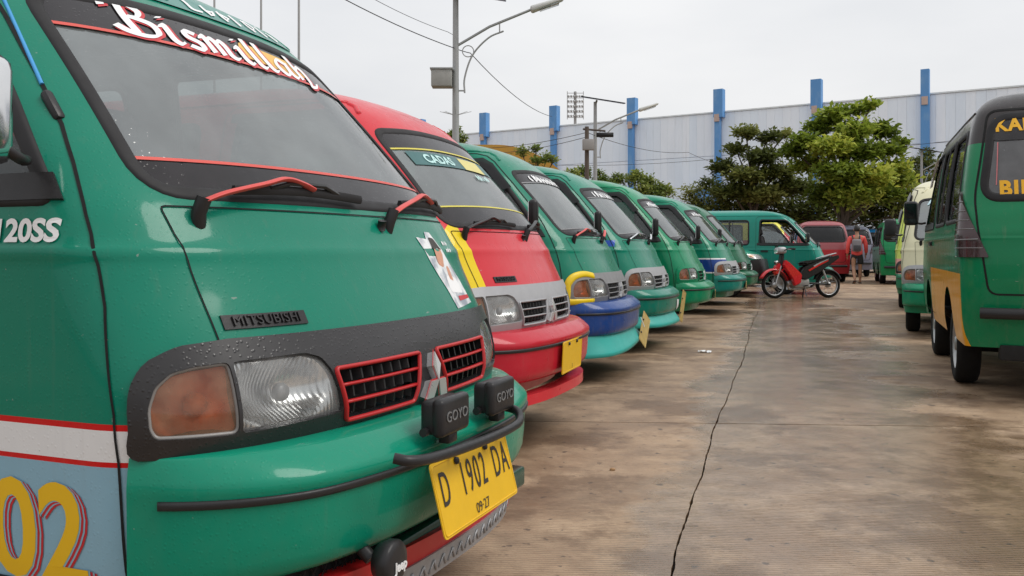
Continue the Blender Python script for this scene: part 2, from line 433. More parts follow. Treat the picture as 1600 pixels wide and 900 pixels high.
# ------------------------------------------------------------------ van body: a stack of plan outlines
def pchip(xs, ys):
    xs, ys = np.array(xs, float), np.array(ys, float); h = np.diff(xs); d = np.diff(ys)/h; n = len(xs)
    g = np.zeros(n); g[0], g[-1] = d[0], d[-1]
    for i in range(1, n-1):
        if d[i-1]*d[i] > 0:
            w1, w2 = 2*h[i]+h[i-1], h[i]+2*h[i-1]; g[i] = (w1+w2)/(w1/d[i-1]+w2/d[i])
    def f(x):
        x = min(max(x, xs[0]), xs[-1]); i = min(int(np.searchsorted(xs, x, 'right'))-1, n-2)
        t = (x-xs[i])/h[i]; t2, t3 = t*t, t*t*t
        return (2*t3-3*t2+1)*ys[i]+(t3-2*t2+t)*h[i]*g[i]+(-2*t3+3*t2)*ys[i+1]+(t3-t2)*h[i]*g[i+1]
    return f
NP = 2.5
class Shape:
    def __init__(s, rows):
        rows = sorted(rows); z = [r[0] for r in rows]
        s.xf, s.w, s.xr, s.D, s.Dr = (pchip(z, [r[k] for r in rows]) for k in (1, 2, 3, 4, 5)); s.cache = {}
    def _front(s, y, z):
        q = min(abs(y)/s.w(z), 1.); return s.xf(z)-s.D(z)*(1-(1-q**NP)**(1/NP))
    def _rear(s, y, z):
        q = min(abs(y)/s.w(z), 1.); return s.xr(z)+s.Dr(z)*(1-(1-q**3)**(1/3))
    def _side(s, x, z):
        w = s.w(z); a = s.xf(z)-s.D(z); b = s.xr(z)+s.Dr(z)
        if x > a: q = 1-min((s.xf(z)-x)/s.D(z), 1.); return w*max(0, 1-max(q, 0)**NP)**(1/NP)
        if x < b: q = 1-min((x-s.xr(z))/s.Dr(z), 1.); return w*max(0, 1-max(q, 0)**3)**(1/3)
        return w
    def _nrm(s, p, q, r, sg):
        n = np.cross(q-p, r-p); l = np.linalg.norm(n)
        return n/l*sg if l > 1e-12 else np.array((0, 0, 1.))
    def front(s, y, z, off=0.):
        e = 1e-4; P = lambda a, b: np.array((s._front(a, b), a, b))
        p = P(y, z); 
        if off == 0: return p
        return p+off*s._nrm(p, P(y+e, z), P(y, z+e), 1)
    def rear(s, y, z, off=0.):
        e = 1e-4; P = lambda a, b: np.array((s._rear(a, b), a, b))
        p = P(y, z)
        return p+off*s._nrm(p, P(y+e, z), P(y, z+e), -1) if off else p
    def side(s, sg):
        def f(x, z, off=0.):
            e = 1e-4; P = lambda a, b: np.array((a, sg*s._side(a, b), b)); p = P(x, z)
            return p+off*s._nrm(p, P(x-e, z), P(x, z+e), sg) if off else p
        return f
    def loop(s, z):
        """half outline from the front centre round to the rear centre, with arc length"""
        k = round(z, 4)
        if k not in s.cache:
            w, a = s.w(z), s.xf(z); t = np.linspace(0, math.pi/2, 90)
            y = w*np.sin(t)**(2/NP); x = a-s.D(z)*(1-np.cos(t)**(2/NP))
            b = s.xr(z); t2 = np.linspace(math.pi/2, 0, 60)
            y2 = w*np.sin(t2)**(2/3); x2 = b+s.Dr(z)*(1-np.cos(t2)**(2/3))
            X = np.r_[x, x2]; Y = np.r_[y, y2]; L = np.r_[0, np.cumsum(np.hypot(np.diff(X), np.diff(Y)))]
            s.cache[k] = (X, Y, L)
        return s.cache[k]
    def fu(s, u, z, off=0., zref=None):
        """u = distance round the outline from the front centre line, signed"""
        def P(u, z):
            X, Y, L = s.loop(z); a = abs(u); return np.array((np.interp(a, L, X), math.copysign(np.interp(a, L, Y), u), z))
        e = 2e-3; p = (P(u-e, z)+P(u+e, z))/2
        return p+off*s._nrm(P(u-e, z), P(u+e, z), P(u-e, z+e), 1) if off else p
    def ru(s, u, z, off=0.):
        def P(u, z):
            X, Y, L = s.loop(z); a = L[-1]-abs(u); return np.array((np.interp(a, L, X), math.copysign(np.interp(a, L, Y), u), z))
        e = 2e-3; p = (P(u-e, z)+P(u+e, z))/2
        return p+off*s._nrm(P(u-e, z), P(u+e, z), P(u-e, z+e), -1) if off else p
T_ROWS = [  # z, x front, half width, x rear, front corner depth, rear corner depth
    (.27, -.05, .745, -3.760, .30, .12), (.40, -.02, .765, -3.800, .31, .14), (.60, .015, .775, -3.830, .32, .15), (.66, .03, .777, -3.835, .32, .15), (.73, .018, .779, -3.840, .32, .16),
    (.82, -.018, .780, -3.840, .32, .16), (.975, -.088, .781, -3.835, .32, .17), (.985, -.091, .784, -3.835, .32, .17), (1.0, -.097, .785, -3.830, .32, .17), (1.012, -.106, .779, -3.830, .32, .17), (1.085, -.150, .772, -3.815, .32, .18), (1.115, -.172, .767, -3.810, .32, .18),
    (1.25, -.288, .752, -3.770, .31, .2), (1.45, -.468, .722, -3.710, .30, .21), (1.63, -.645, .685, -3.630, .28, .22), (1.70, -.73, .664, -3.590, .27, .22), (1.745, -.80, .645, -3.560, .26, .22),
    (1.785, -.88, .615, -3.510, .26, .22), (1.82, -.97, .572, -3.450, .25, .22), (1.85, -1.08, .51, -3.370, .25, .22), (1.875, -1.22, .42, -3.2, .25, .22), (1.895, -1.42, .29, -3.0, .25, .22), (1.905, -1.62, .15, -2.75, .25, .22)]
TS = Shape(T_ROWS)
FX, RX = -.90, -2.79           # axles
def mirror(p): return [(-a, b) for a, b in p]
DOOR = [(-.226, .345), (-.222, .60), (-.226, .69), (-.262, .89), (-.291, .988), (-.341, 1.089), (-.392, 1.173), (-.447, 1.255), (-.535, 1.363), (-.666, 1.512), (-.82, 1.675), (-.885, 1.722), (-.96, 1.74), (-1.47, 1.74), (-1.52, 1.70), (-1.53, .345)]
DWIN = rounded([(-.405, 1.10), (-.555, 1.312), (-.700, 1.487), (-.835, 1.632), (-.90, 1.66), (-1.43, 1.665), (-1.455, 1.10)], [.02, .1, .1, .08, .05, .05, .04])
SW = [rounded([(-1.68, 1.11), (-1.68, 1.655), (-2.53, 1.655), (-2.53, 1.11)], .07), rounded([(-2.63, 1.11), (-2.63, 1.65), (-3.34, 1.64), (-3.48, 1.11)], .07)]
WSHIELD = rounded([(-.638, 1.118), (.638, 1.118), (.580, 1.595), (.30, 1.620), (0, 1.628), (-.30, 1.620), (-.580, 1.595)], [.075, .075, .07, .4, .3, .4, .07], 6)
RWIN = rounded([(-.65, 1.24), (.65, 1.24), (.565, 1.70), (-.565, 1.70)], .11, 7)
HOOD = rounded([(-.622, .80), (.622, .80), (.632, 1.088), (-.632, 1.088)], .01, 2)
def arch(cx, r=.345, cz=.285):
    return [(cx+r*math.cos(t), cz+r*math.sin(t)) for t in np.linspace(0, math.pi, 22)]+[(cx-r, .2), (cx+r, .2)]
def body_bm(S, rows_z, cuts):
    loops = []
    for z in rows_z:
        w, a, b, D, Dr = S.w(z), S.xf(z), S.xr(z), S.D(z), S.Dr(z)
        t = np.linspace(0, 1, 27)**.8*math.pi/2
        F = [(a-D*(1-math.cos(q)**(2/NP)), w*math.sin(q)**(2/NP)) for q in t]
        xs = np.linspace(a-D, b+Dr, 44)[1:-1]
        G = [(b+Dr*(1-math.cos(q)**(2/3)), w*math.sin(q)**(2/3)) for q in np.linspace(1, 0, 15)*math.pi/2]
        H = F+[(x, w) for x in xs]+G
        loops.append([(x, y, z) for x, y in H]+[(x, -y, z) for x, y in H[-2:0:-1]])
    bm = bmesh.new(); g = [[bm.verts.new(p) for p in L] for L in loops]; n = len(g[0])
    for i in range(len(g)-1):
        for j in range(n):
            k = (j+1) % n; bm.faces.new((g[i][j], g[i][k], g[i+1][k], g[i+1][j]))
    bm.faces.new(g[-1]); bm.normal_update()
    return bm
def split_body(bm, S, cuts):
    """cuts: (key, poly, 'R'|'L'|'F'|'B'); later keys win; key None deletes"""
    tests = {'R': lambda f: f.normal.y < -.25, 'L': lambda f: f.normal.y > .25, 'F': lambda f: f.normal.x > .25 and f.calc_center_median().x > -1.4, 'B': lambda f: f.normal.x < -.25}
    axs = {'R': (0, 2), 'L': (0, 2), 'F': (1, 2), 'B': (1, 2)}
    for key, poly, sd in cuts:
        ax = axs[sd]; us = [p[0] for p in poly]; vs = [p[1] for p in poly]; bb = (min(us)-.1, max(us)+.1, min(vs)-.1, max(vs)+.1)
        def tst(f, t=tests[sd], ax=ax, bb=bb):
            c = f.calc_center_median(); return bb[0] < c[ax[0]] < bb[1] and bb[2] < c[ax[1]] < bb[3] and t(f)
        bisect_poly(bm, poly, ax, tst)
    # opening behind the lamp and grille moulding
    for co, no in (((0, 0, .617), (0, 0, 1)), ((0, 0, .803), (0, 0, 1)), ((-.165, 0, 0), (1, 0, 0))):
        fs = [f for f in bm.faces if any(v.co.x > -.25 for v in f.verts) and .55 < f.calc_center_median().z < .9]
        bmesh.ops.bisect_plane(bm, geom=list({v for f in fs for v in f.verts})+list({e for f in fs for e in f.edges})+fs, dist=1e-5, plane_co=co, plane_no=no)
    bm.normal_update(); fs = bm.faces[:]; cen = np.array([f.calc_center_median()[:] for f in fs]); ids = np.zeros(len(fs), int); keys = ['body']
    for key, poly, sd in cuts:
        ax = axs[sd]; t = tests[sd]
        m = inside(cen[:, list(ax)], poly) & np.array([t(f) for f in fs])
        if key is None: ids[m] = -1
        else:
            if key not in keys: keys.append(key)
            ids[m & (ids >= 0)] = keys.index(key)
    ids[(cen[:, 0] > -.165) & (cen[:, 2] > .617) & (cen[:, 2] < .803)] = -1
    res = {}
    for i, k in enumerate(keys):
        sel = [f for f, q in zip(fs, ids) if q == i]; mp = {}; V = []; F = []
        for f in sel:
            q = []
            for v in f.verts:
                if v not in mp: mp[v] = len(V); V.append(v.co[:])
                q.append(mp[v])
            F.append(tuple(q))
        res[k] = (V, F)
    bm.free(); return res
def seam(name, poly, mp, parent, w=.008, closed=True, m=None, off=.0022):
    return band(name, resample(poly, .025, closed), mp, w, 0., m or MT['gap'], parent, closed=closed, off=off, prof=SEAM)
def wheel_parts(parent, x, sg, r=.29):
    c = (x, 0, r); y0 = sg*.735
    prof = [(y0-sg*.16, r*.66), (y0-sg*.165, r*.85), (y0-sg*.155, r*.95), (y0-sg*.13, r), (y0-sg*.03, r), (y0-sg*.008, r*.95), (y0, r*.85), (y0-sg*.006, r*.68), (y0-sg*.012, r*.64)]
    v, f = lathe_data(prof, 30, 'y', c); w = from_data('wheel', v, f, MT['tyre'], parent)
    prof = [(y0-sg*.012, r*.645), (y0-sg*.022, r*.60), (y0-sg*.05, r*.56), (y0-sg*.055, r*.36), (y0-sg*.035, r*.28), (y0-sg*.03, r*.2), (y0-sg*.012, r*.17), (y0-sg*.010, .001)]
    v, f = lathe_data(prof, 30, 'y', c); from_data('rim', v, f, MT['steel'], w)
    return w
LAMP_LENS = [(.375, .650), (.628, .643), (.628, .776), (.455, .778), (.415, .766), (.392, .735), (.380, .69)]
LAMP_IND = [(.635, .643), (.785, .646), (.797, .662), (.797, .70), (.778, .740), (.745, .764), (.70, .773), (.635, .776)]
GRILLE = [(.046, .738), (.088, .630), (.362, .630), (.384, .738)]
BAND = [(-.815, .607), (.815, .607), (.832, .63), (.832, .70), (.82, .745), (.785, .785), (.72, .812), (.62, .820), (-.62, .820), (-.72, .812), (-.785, .785), (-.82, .745), (-.832, .70), (-.832, .63)]
B_OUT = lambda u, k: max(0., 1-(abs(u)/.80)**4)*.06*k       # bumper stands out more in front than on the sides
BUMP_PROF = [(.612, -.02), (.608, .020), (.603, .030), (.585, .056), (.566, .078), (.559, .084), (.550, .087), (.540, .087), (.535, .084), (.50, .079), (.45, .077), (.405, .072), (.380, .062), (.366, .046), (.358, .02), (.355, -.02)]
def bump_e(u):
    t = min(1, max(0, (abs(u)-.5)/.32)); return 1-.82*t*t*(3-2*t)
def bumper_map(S):
    bz = pchip([p[0] for p in reversed(BUMP_PROF)], [p[1] for p in reversed(BUMP_PROF)])
    def mp(u, z, off=0.):
        k = bz(z); return S.fu(u, .6, max(k, -.02)*bump_e(u)+off+(B_OUT(u, 1) if k > 0 else B_OUT(u, .5)))*np.array((1, 1, 0))+np.array((0, 0, z))
    return mp
def make_bumper(S, name, m, parent, prof=BUMP_PROF):
    us = np.linspace(-.822, .822, 61); v = []; f = []; k = len(prof)
    for u in us:
        e = bump_e(u)
        for z, o in prof:
            oo = o*e+(B_OUT(u, 1) if o > 0 else B_OUT(u, .5))
            p = S.fu(u, .6, oo); v.append((p[0], p[1], z))
    for i in range(len(us)-1):
        for j in range(k-1): f.append((i*k+j, i*k+j+1, (i+1)*k+j+1, (i+1)*k+j))
    f += [tuple(range(k)), tuple(reversed(range((len(us)-1)*k, len(us)*k)))]
    o = from_data(name, v, f, m, parent); bm = bmesh.new(); bm.from_mesh(o.data); bmesh.ops.recalc_face_normals(bm, faces=bm.faces); bm.to_mesh(o.data); bm.free()
    o.data.set_sharp_from_angle(angle=R(55)); return o
def make_van(name):
    S = TS; P = empty(name)
    zs = sorted(set([round(z, 4) for z in list(np.arange(.27, 1.0, .03))+[.972, .98, .985, .992, 1.0, 1.006, 1.012]+list(np.arange(1.03, 1.72, .025))+[1.72, 1.745, 1.765, 1.785, 1.803, 1.82, 1.836, 1.85, 1.863, 1.875, 1.886, 1.895, 1.905]]))
    cuts = []
    for sd in 'RL':
        cuts += [('door_'+sd, DOOR, sd), (None, DWIN, sd), (None, arch(FX), sd), (None, arch(RX), sd)]+[(None, w, sd) for w in SW]
    cuts += [('hood', HOOD, 'F'), (None, WSHIELD, 'F'), (None, RWIN, 'B')]
    D = split_body(body_bm(S, zs, cuts), S, cuts)
    pm = MT['black']
    from_data('body', *D['body'], pm, P); hood = from_data('hood', *D['hood'], pm, P)
    seam('panel_gap', HOOD[:], S.front, hood, .0032)
    fm = S.front
    for sd, sg in (('R', -1), ('L', 1)):
        sm = S.side(sg); d = from_data('door', *D['door_'+sd], pm, P)
        seam('door_gap', DOOR, sm, d, .005)
        sheet('window_glass', DWIN, [], sm, MT['sideglass'], d, off=-.012, step=.06)
        band('window_rubber', resample(DWIN, .03), sm, .032, .007, MT['rubber'], d)
        h = sheet('door_handle', rounded([(-1.26, .985), (-1.42, .985), (-1.42, .945), (-1.26, .945)], .012), [], sm, MT['black'], d, off=.018, thick=.02)
        # rain visor over the window and moulding below it
        sheet('window_sill', [(-.375, 1.096), (-1.50, 1.096), (-1.50, 1.150), (-.412, 1.150)], [], sm, MT['black'], d, off=.009, thick=.012)
        vis = [(-.66, 1.455), (-.825, 1.640), (-.90, 1.685), (-1.46, 1.69), (-1.46, 1.645), (-.92, 1.640), (-.86, 1.60), (-.715, 1.44)]
        sheet('rain_visor', vis, [], sm, MT['tint'], d, off=.03, step=.05)
        for k, w in enumerate(SW):
            g = sheet('side_window', w, [], sm, MT['tint'] if k else MT['sideglass'], P, off=-.01, step=.08)
            band('window_rubber', resample(w, .04), sm, .036, .009, MT['rubber'], g)
        pth = [(-2.10, 1.115), (-2.10, 1.65)]
        band('window_divider', resample(pth, .05, False), sm, .03, .008, MT['rubber'], P, closed=False)
        gp = smooth_path([(-.80, 1.69), (-.87, 1.745), (-1.0, 1.762), (-1.8, 1.762), (-2.6, 1.76), (-3.35, 1.745)], 8)
        band('roof_gutter', [p for p in gp], sm, .010, .009, pm, P, closed=False)
        for ax in (FX, RX):
            wheel_parts(P, ax, sg)
        # mirror on its arm
        mb = sm(-.46, 1.17, .02); q = np.array((-.42, sg*.88, 1.21))
        mo = tube('mirror', smooth_path([mb, (mb+q)/2+np.array((.03, 0, -.02)), q], 5), .011, MT['black'], P)
        bm = bmesh.new(); add_box(bm, q+np.array((0, sg*.02, .05)), (.07, .135, .21), Matrix.Rotation(R(-14*sg), 3, 'Z'), .032, 3); from_bm('mirror_housing', bm, MT['black'], mo, angle=40)
        bm = bmesh.new(); add_box(bm, q+np.array((-.034, sg*.028, .05)), (.006, .11, .175), Matrix.Rotation(R(-14*sg), 3, 'Z'), .002, 1); from_bm('mirror_glass', bm, MT['chrome'], mo)
    g = sheet('windscreen', WSHIELD, [], fm, MT['glass'], P, off=-.004, step=.06)
    band('window_rubber', resample(WSHIELD, .03), fm, .030, .0045, MT['rubber'], g)
    g = sheet('rear_window', RWIN, [], S.rear, MT['tint'], P, off=-.004, step=.08)
    band('window_rubber', resample(RWIN, .03), S.rear, .05, .008, MT['rubber'], g)
    seam('tailgate_gap', rounded([(-.62, .62), (.62, .62), (.68, 1.05), (.69, 1.25), (.59, 1.74), (-.59, 1.74), (-.69, 1.25), (-.68, 1.05)], .06), S.rear, P, .012)
    # lamp and grille moulding
    lens = [rounded(LAMP_LENS, .012, 3), rounded(LAMP_IND, .012, 3)]; gr = rounded(GRILLE, .008, 2)
    holes = []
    for p in (lens[0]+[], lens[1]+[], gr): holes += [p, mirror(p)[::-1]]
    lampbox = lambda p: p
    tr = sheet('front_moulding', rounded(BAND, .02, 3), holes, S.fu, MT['black'], P, off=.012, thick=.022, step=.03)
    sheet('moulding_back', [(-.84, .61), (.84, .61), (.84, .812), (-.84, .812)], [], S.fu, MT['gap'], tr, off=-.085, step=.06)
    for sg in (-1, 1):
        L = lens[0] if sg > 0 else mirror(lens[0])[::-1]; I = lens[1] if sg > 0 else mirror(lens[1])[::-1]
        h = sheet('headlight', L, [], S.fu, MT['lens'], P, off=.002, step=.03, offf=lambda u, z: .010*max(0, 1-((abs(u)-.50)/.14)**2)*max(0, 1-((z-.712)/.07)**2))
        sheet('lamp_reflector', L, [], S.fu, MT['reflector'], h, off=-.008, step=.014, offf=lambda u, z: -.055*max(0, 1-((abs(u)-.515)/.125)**2-((z-.712)/.07)**2))
        c = S.fu(sg*.515, .712, -.035); v, f = lathe_data([(0, .001), (0, .018), (.012, .02), (.02, .016), (.021, .001)], 14, 'x', c); from_data('bulb_cap', v, f, MT['silver'], h)
        a = sheet('indicator', I, [], S.fu, MT['amber'], P, off=.002, step=.03)
        sheet('lamp_reflector', I, [], S.fu, MT['amberback'], a, off=-.010, step=.014, offf=lambda u, z: -.045*max(0, 1-((abs(u)-.70)/.09)**2-((z-.71)/.09)**2))
        c = S.fu(sg*.70, .705, -.03); v, f = lathe_data([(-.02, .001), (-.02, .02), (.0, .022), (.012, .014), (.016, .001)], 12, 'x', c); from_data('bulb', v, f, MT['amberbulb'], a)
        band('lens_rim', resample(I, .02), S.fu, .008, .004, MT['lensrim'], a, off=.003)
        G = gr if sg > 0 else mirror(gr)[::-1]
        gq = band('grille', resample(G, .02), S.fu, .009, .006, MT['black'], P, off=.014)
        sheet('grille_back', G, [], S.fu, MT['gap'], gq, off=-.03, step=.05)
        for i in (1, 2):
            t = i/3; zz = .738-.108*t; a0, a1 = .046+.042*t, .384-.022*t
            band('grille_bar', resample([(sg*a0, zz), (sg*a1, zz)], .03, False), S.fu, .008, .007, MT['black'], gq, closed=False, off=.008)
        for i in range(3):
            zt = .737-.103*i/3-.006; zb = .737-.103*(i+1)/3+.006
            for j in range(7):
                a0 = .075+.020+(.35-.075)*j/7.
                p = [S.fu(sg*a0, zt, .004), S.fu(sg*a0, zb, .004), S.fu(sg*(a0+.012), zb, -.028), S.fu(sg*(a0+.012), zt, -.028)]
                q = [x+np.array((0, .006, 0)) for x in p]
                from_data('grille_fin', p+q, [(0, 1, 2, 3), (7, 6, 5, 4), (0, 4, 5, 1), (1, 5, 6, 2), (2, 6, 7, 3), (3, 7, 4, 0)], MT['black'], gq, smooth=False)
    # three-lozenge badge between the grilles
    bm = bmesh.new()
    def loz(a):
        c, s = math.cos(a), math.sin(a); L, W = .064, .0185
        pts = [(0, 0), (L/2, W), (L, 0), (L/2, -W)]
        return [(x*c-y*s, (x*s+y*c)) for x, y in pts]
    v = []; f = []
    for a in (90, 210, 330):
        o = len(v); q = loz(R(a))
        for off in (.034, .012):
            v += [S.fu(x, .668+y, off) for x, y in q]
        f += [(o, o+1, o+2, o+3)]+[(o+i, o+4+i, o+4+(i+1) % 4, o+(i+1) % 4) for i in range(4)]
    bd = from_data('badge', v, f, MT['badge'], tr, smooth=False)
    v2 = []; f2 = []
    for a in (90, 210, 330):
        q = loz(R(a)); o = len(v2); c_ = np.mean(q, 0); q2 = [(c_[0]+(x-c_[0])*1.22, c_[1]+(y-c_[1])*1.22) for x, y in q]
        v2 += [S.fu(x, .668+y, .030) for x, y in q2]; f2.append((o, o+1, o+2, o+3))
    from_data('badge_edge', v2, f2, MT['badge'], bd, smooth=False)
    # bumper
    bp = make_bumper(S, 'bumper', pm, P); bmap = bumper_map(S)
    band('rubbing_strip', resample([(-.77, .523), (.77, .523)], .03, False), bmap, .018, .006, MT['black'], bp, closed=False, off=.002)
    # rear bumper and tail lamps
    path = [S.ru(u, .5, .07) for u in np.linspace(-.66, .66, 31)]; path = [(p[0], p[1], .50) for p in path]
    tube('rear_bumper', path, .028, MT['black'], P, flat=1.3)
    TL = rounded([(.62, .86), (.93, .86), (.93, 1.24), (.87, 1.29), (.82, 1.27), (.76, 1.19)], .012, 3)
    for sg in (-1, 1):
        L = TL if sg > 0 else mirror(TL)[::-1]
        t = sheet('tail_lamp', L, [], S.ru, MT['redlens'], P, off=.018, thick=.02, step=.03)
        for i in range(6):
            z = .86+.06*(i+1); lo = .62+.14*min(1, (z-.86)/.33)+.01
            if z < 1.25: band('lamp_rib', resample([(sg*lo, z), (sg*.925, z)], .03, False), S.ru, .006, .005, MT['grey'], t, closed=False, off=.019)
    # wipers: pivot, arm, blade
    for (y0, L) in ((-.57, .30), (.085, .30)):
        p0 = fm(y0, 1.070, .012); w = tube('wiper', [fm(y0-.0, 1.052, -.01), p0, fm(y0+.012, 1.088, .035)], .016, MT['black'], P, seg=10)
        a = [fm(y0+.010, 1.082, .034), fm(y0+.06, 1.094, .044), fm(y0+.17, 1.116, .048), fm(y0+.24, 1.130, .050), fm(y0+.30, 1.128, .042), fm(y0+.34, 1.122, .034)]
        tube('wiper_arm', smooth_path(a, 5), .011, MT['black'], w, flat=.55)
        b = [fm(y0+.10+t*.44, 1.114+.008*math.sin(t*3.1), .024) for t in np.linspace(0, 1, 9)]
        tube('wiper_blade', b, .008, MT['rubber'], w, flat=1.5, seg=6)
        tube('blade_bridge', [fm(y0+.20, 1.120, .028), fm(y0+.26, 1.127, .042), fm(y0+.38, 1.127, .042), fm(y0+.44, 1.120, .028)], .006, MT['black'], w, seg=6)
    v, f = tube_data([fm(.04, 1.052, 0), fm(.035, 1.068, .018)], .012, 8); from_data('washer_nozzle', v, f, MT['black'], P)
    # inside: floor, dashboard, seats, wheel
    box('floor', (-1.95, 0, .36), (3.5, 1.36, .06), MT['under'], P)
    bm = bmesh.new(); 
    for c, s in (((-.82, 0, .30), (.34, 1.1, .12)), ((-1.8, 0, .26), (2.6, .5, .1)), ((-2.79, 0, .29), (.1, 1.2, .1)), ((-.82, 0, .29), (.08, 1.2, .08))): add_box(bm, c, s)
    from_bm('chassis', bm, MT['under'], P)
    box('dashboard', (-.53, 0, .96), (.36, 1.34, .2), MT['dark'], P, bev=.05)
    v, f = tube_data([(-.80+.07*math.sin(t)*.0+.10*math.sin(t), -.36+.18*math.cos(t), 1.10+.15*math.sin(t)) for t in np.linspace(0, 2*math.pi, 25)[:-1]], .013, 6, True)
    from_data('steering_wheel', v, f, MT['black'], P)
    for y in (-.36, .36):
        s = box('seat', (-1.12, y, .72), (.48, .46, .16), MT['seat'], P, bev=.05)
        box('backrest', (-1.36, y, 1.02), (.12, .46, .6), MT['seat'], s, rot=Matrix.Rotation(R(-12), 3, 'Y'), bev=.05)
        box('headrest', (-1.44, y, 1.42), (.09, .24, .17), MT['seat'], s, rot=Matrix.Rotation(R(-12), 3, 'Y'), bev=.04)
    for y in (-.52, .52): box('bench_seat', (-2.5, y, .7), (1.5, .38, .14), MT['seat'], P, bev=.04)
    return P
ARE = {}
def copy_tree(o, parent=None):
    c = o.copy(); C.objects.link(c); c.parent = parent
    for ch in KIDS[o.name]: copy_tree(ch, c)
    return c
KIDS = {}
def index_kids():
    KIDS.clear()
    for o in bpy.data.objects: KIDS.setdefault(o.name, [])
    for o in bpy.data.objects:
        if o.parent: KIDS[o.parent.name].append(o)
def base(o): return o.name.split('.')[0]
def setm(o, m):
    if not o.material_slots: return
    o.material_slots[0].link = 'OBJECT'; o.material_slots[0].material = m
def allkids(o):
    out = []
    for c in o.children: out += [c]+allkids(c)
    return out
def dress(root, body, bumper=None, trim=None, glassm=None, visor=None, **extra):
    for o in allkids(root):
        b = base(o)
        if b in ('body', 'door', 'hood', 'roof_gutter'): setm(o, body)
        elif b == 'bumper': setm(o, bumper or body)
        elif b == 'front_moulding' and trim: setm(o, trim)
        elif b in ('grille', 'grille_bar') and trim and 'grille' not in extra: setm(o, trim)
        elif b == 'windscreen' and glassm: setm(o, glassm)
        if b in extra: setm(o, extra[b])
def plate(parent, mp, txt, sub=None, w=.395, h=.15, mat=None):
    p = sheet('number_plate', rounded([(-w/2, -h/2), (w/2, -h/2), (w/2, h/2), (-w/2, h/2)], .012, 3), [], mp, mat or MT['yellow'], parent, off=.0, thick=.003, step=.2, smooth=False)
    band('plate_rim', resample(rounded([(-w/2+.006, -h/2+.006), (w/2-.006, -h/2+.006), (w/2-.006, h/2-.006), (-w/2+.006, h/2-.006)], .01, 3), .1), mp, .004, .002, mat or MT['yellow'], p)
    if txt:
        for wd_, x_ in txt: text('plate_text', wd_, h*.66, lambda a, b, c, x_=x_: mp(a+x_, b+.016, c), MT['plateink'], p, off=.0018, sx=.56, space=1.22)
    if sub: text('plate_date', sub, h*.2, lambda a, b, c: mp(a, b-h*.36, c), MT['plateink'], p, off=.0018)
    for sx in (-.09, .07):
        v, f = lathe_data([(0, .009), (.006, .008), (.008, .003), (.008, .0005)], 8, 'z'); from_data('plate_bolt', [mp(sx+q[0], h*.40+q[1], q[2]+.002) for q in v], f, MT['black'], p)
    return p
def plate_map(root_pt, yaw=0, tilt=12, roll=0):
    """plate facing +x (van nose), bottom pushed back by tilt"""
    m = Matrix.Rotation(R(yaw), 3, 'Z') @ Matrix.Rotation(R(tilt), 3, 'Y') @ Matrix.Rotation(R(roll), 3, 'X')
    return plane_map(root_pt, m @ Vector((0, 1, 0)), m @ Vector((0, 0, 1)), m @ Vector((1, 0, 0)))
